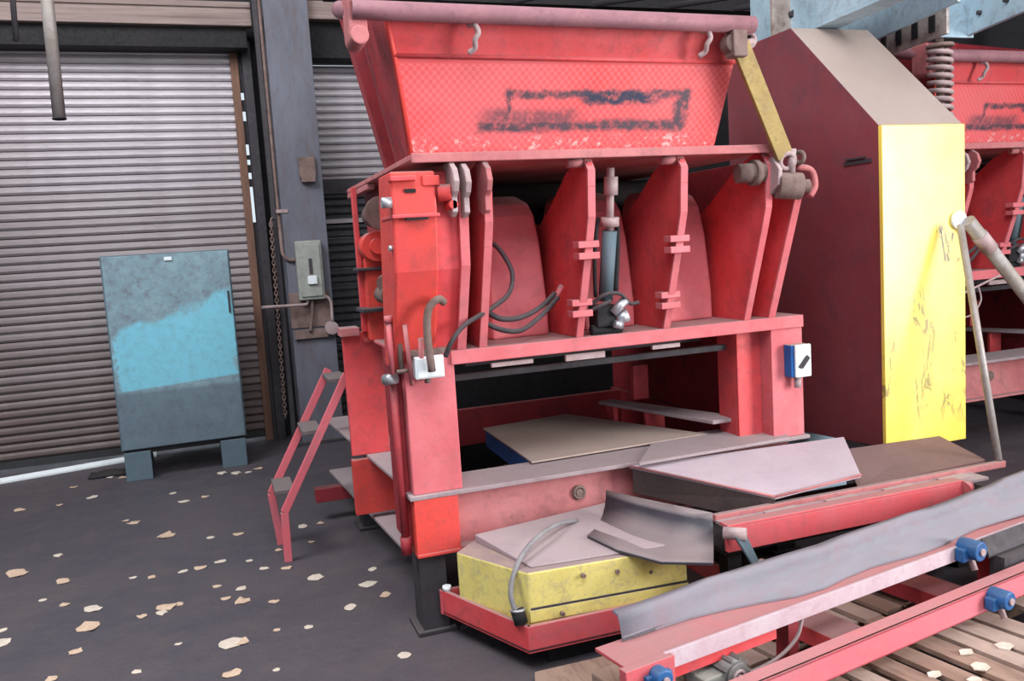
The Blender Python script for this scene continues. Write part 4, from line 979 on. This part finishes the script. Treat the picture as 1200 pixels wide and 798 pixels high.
# board and cloth at the very front
tag(link('loose_board', MB().hexa([(0.98, 2.83, 0.0), (1.30, 2.72, 0.0), (1.36, 2.98, 0.0), (1.05, 3.02, 0.0)], [(0.98, 2.83, 0.03), (1.30, 2.72, 0.05), (1.36, 2.98, 0.05), (1.05, 3.02, 0.03)]), 'wood', loc=(1.1, 2.9, 0), bevel=0.003), 'loose brown board on the floor below the front corner of the red tray', 'board')
tag(link('timber_block', MB().box((1.16, 2.60, 0.0), (1.42, 2.72, 0.16), rz=0.2), 'wood', loc=(1.3, 2.66, 0), bevel=0.006), 'brown timber block between the red tray and the conveyor end', 'block')
tag(link('steel_offcut', MB().hexa([(0.86, 2.92, 0), (1.06, 2.70, 0), (1.12, 2.78, 0), (0.93, 2.98, 0)], [(0.86, 2.92, 0.02), (1.06, 2.70, 0.02), (1.12, 2.78, 0.02), (0.93, 2.98, 0.02)]), 'grey_plate', loc=(0.95, 2.9, 0), bevel=0.002), 'grey steel offcut lying at the bottom edge, left of the loose board', 'offcut')

# ================================================================ LITTER ON THE FLOOR
LV = [(-0.72, 4.44, 0.086), (-0.43, 5.75, 0.084), (-0.35, 6.54, 0.054), (-1.22, 5.47, 0.094), (-0.08, 3.92, 0.085), (-0.03, 3.92, 0.051), (0.48, 4.06, 0.049), (-0.01, 4.4, 0.061), (-0.07, 7.27, 0.061), (-0.37, 4.51, 0.068), (0.27, 3.93, 0.034), (-1.48, 6.98, 0.059), (-1.01, 7.06, 0.059), (-0.65, 6.17, 0.058), (-1.04, 5.7, 0.042), (-0.94, 5.19, 0.061), (-1.0, 4.94, 0.032), (-0.88, 4.81, 0.036), (-0.73, 4.67, 0.065), (-0.74, 4.17, 0.046), (-0.57, 5.05, 0.032), (-0.47, 5.0, 0.037), (-0.43, 6.83, 0.042), (-0.22, 5.02, 0.048), (-0.31, 5.01, 0.037), (-0.48, 4.45, 0.038), (-0.39, 4.45, 0.043), (-0.31, 4.52, 0.034), (-0.16, 5.56, 0.041), (0.01, 5.54, 0.046), (-0.11, 5.07, 0.043), (-0.13, 4.68, 0.035), (0.12, 4.83, 0.036), (0.24, 4.77, 0.041), (0.37, 4.54, 0.068), (0.42, 5.15, 0.027), (0.4, 5.48, 0.052), (0.51, 5.49, 0.035), (-0.01, 4.58, 0.044), (0.14, 4.32, 0.037), (0.05, 5.0, 0.032), (0.22, 5.1, 0.033), (-1.09, 4.43, 0.068), (-0.8, 3.93, 0.039), (-0.46, 3.83, 0.03), (-0.08, 3.62, 0.056), (0.1, 3.57, 0.024), (-0.09, 4.48, 0.034), (-1.13, 4.6, 0.04), (0.13, 3.97, 0.026), (0.61, 4.31, 0.065), (0.67, 4.13, 0.045), (0.62, 3.45, 0.047), (-0.71, 6.26, 0.033), (-0.3, 4.03, 0.022), (-1.22, 6.97, 0.036), (0.04, 7.2, 0.063), (0.21, 7.25, 0.054), (0.13, 7.17, 0.045), (-0.2, 6.59, 0.041), (0.67, 4.51, 0.039), (-0.85, 7.6, 0.05), (-0.95, 7.7, 0.06), (-1.2, 7.5, 0.04)]
def leaf_mesh(seed):
    rnd = random.Random(seed); bm = bmesh.new(); n = 10
    cen = bm.verts.new((0, 0, 0.10+rnd.uniform(0, .08))); ring_ = []
    for i in range(n):
        a = 2*math.pi*i/n; r = 0.44*rnd.uniform(0.72, 1.15)
        x = r*math.cos(a)*1.15; y = r*math.sin(a)*0.95
        ring_.append(bm.verts.new((x, y, 0.03+abs(x)*rnd.uniform(0.0, 0.35))))
    low = [bm.verts.new((v.co.x, v.co.y, v.co.z-0.03)) for v in ring_]
    lc_ = bm.verts.new((0, 0, cen.co.z-0.03))
    for i in range(n):
        j = (i+1) % n
        bm.faces.new((cen, ring_[i], ring_[j])); bm.faces.new((lc_, low[j], low[i])); bm.faces.new((ring_[i], low[i], low[j], ring_[j]))
    me = bpy.data.meshes.new('dry_leaf'); bm.to_mesh(me); bm.free(); return me
protos = []
for k in range(6):
    me = leaf_mesh(k); me.materials.append(M['leaf' if k % 2 else 'leaf_pale']); protos.append(me)
LN = {1: 'elongated pale leaf midway between the blue cabinet and the lower edge', 2: 'leaf lying a step in front of the left foot of the blue cabinet',
      3: 'long tan leaf at the left edge of the floor', 4: 'pale curled leaf at the bottom centre of the open floor', 5: 'small leaf touching the pale curled leaf near the bottom',
      6: 'leaf to the right of the ladder foot, near the dark machine leg', 8: 'tan leaf in front of the gap under the blue cabinet', 34: 'leaf just below the foot of the red ladder',
      45: 'leaf at the lower edge of the photo, left of the machine leg', 52: 'pale scrap right beside the dark front leg of the shredder', 42: 'leaf low down at the left edge of the photo'}
for k, (x, y, s) in enumerate(LV):
    o = bpy.data.objects.new('dry_leaf', protos[k % 6 if k else 1]); COL.objects.link(o)
    o.location = (x, y, 0.0); o.scale = (s*1.6, s*1.5, s*0.8); o.rotation_euler.z = random.uniform(0, 6.28)
    if k == 0: tag(o, 'largest tan leaf on the dark floor at lower left', 'leaf', 'dry leaves scattered on the floor')
    elif k in LN: tag(o, LN[k], 'leaf', 'dry leaves scattered on the floor')
    else: tag(o, 'small dry tan leaf scrap scattered on the dark floor', 'leaf', 'dry leaves scattered on the floor')
# dark heap by the shutter
mb = MB(); n = 12
tag(link('dark_rag', MB().sheet(None, None, [[(-1.12+0.05*i+0.01*(j % 2), 7.68+0.05*j, 0.012+0.035*math.sin(math.pi*i/6)*math.sin(math.pi*j/4)+0.006*random.random()) for j in range(5)] for i in range(7)], 0.008), 'black_steel', loc=(-1, 7.75, 0)), 'small dark crumpled rag on the floor just left of the blue cabinet', 'rag')
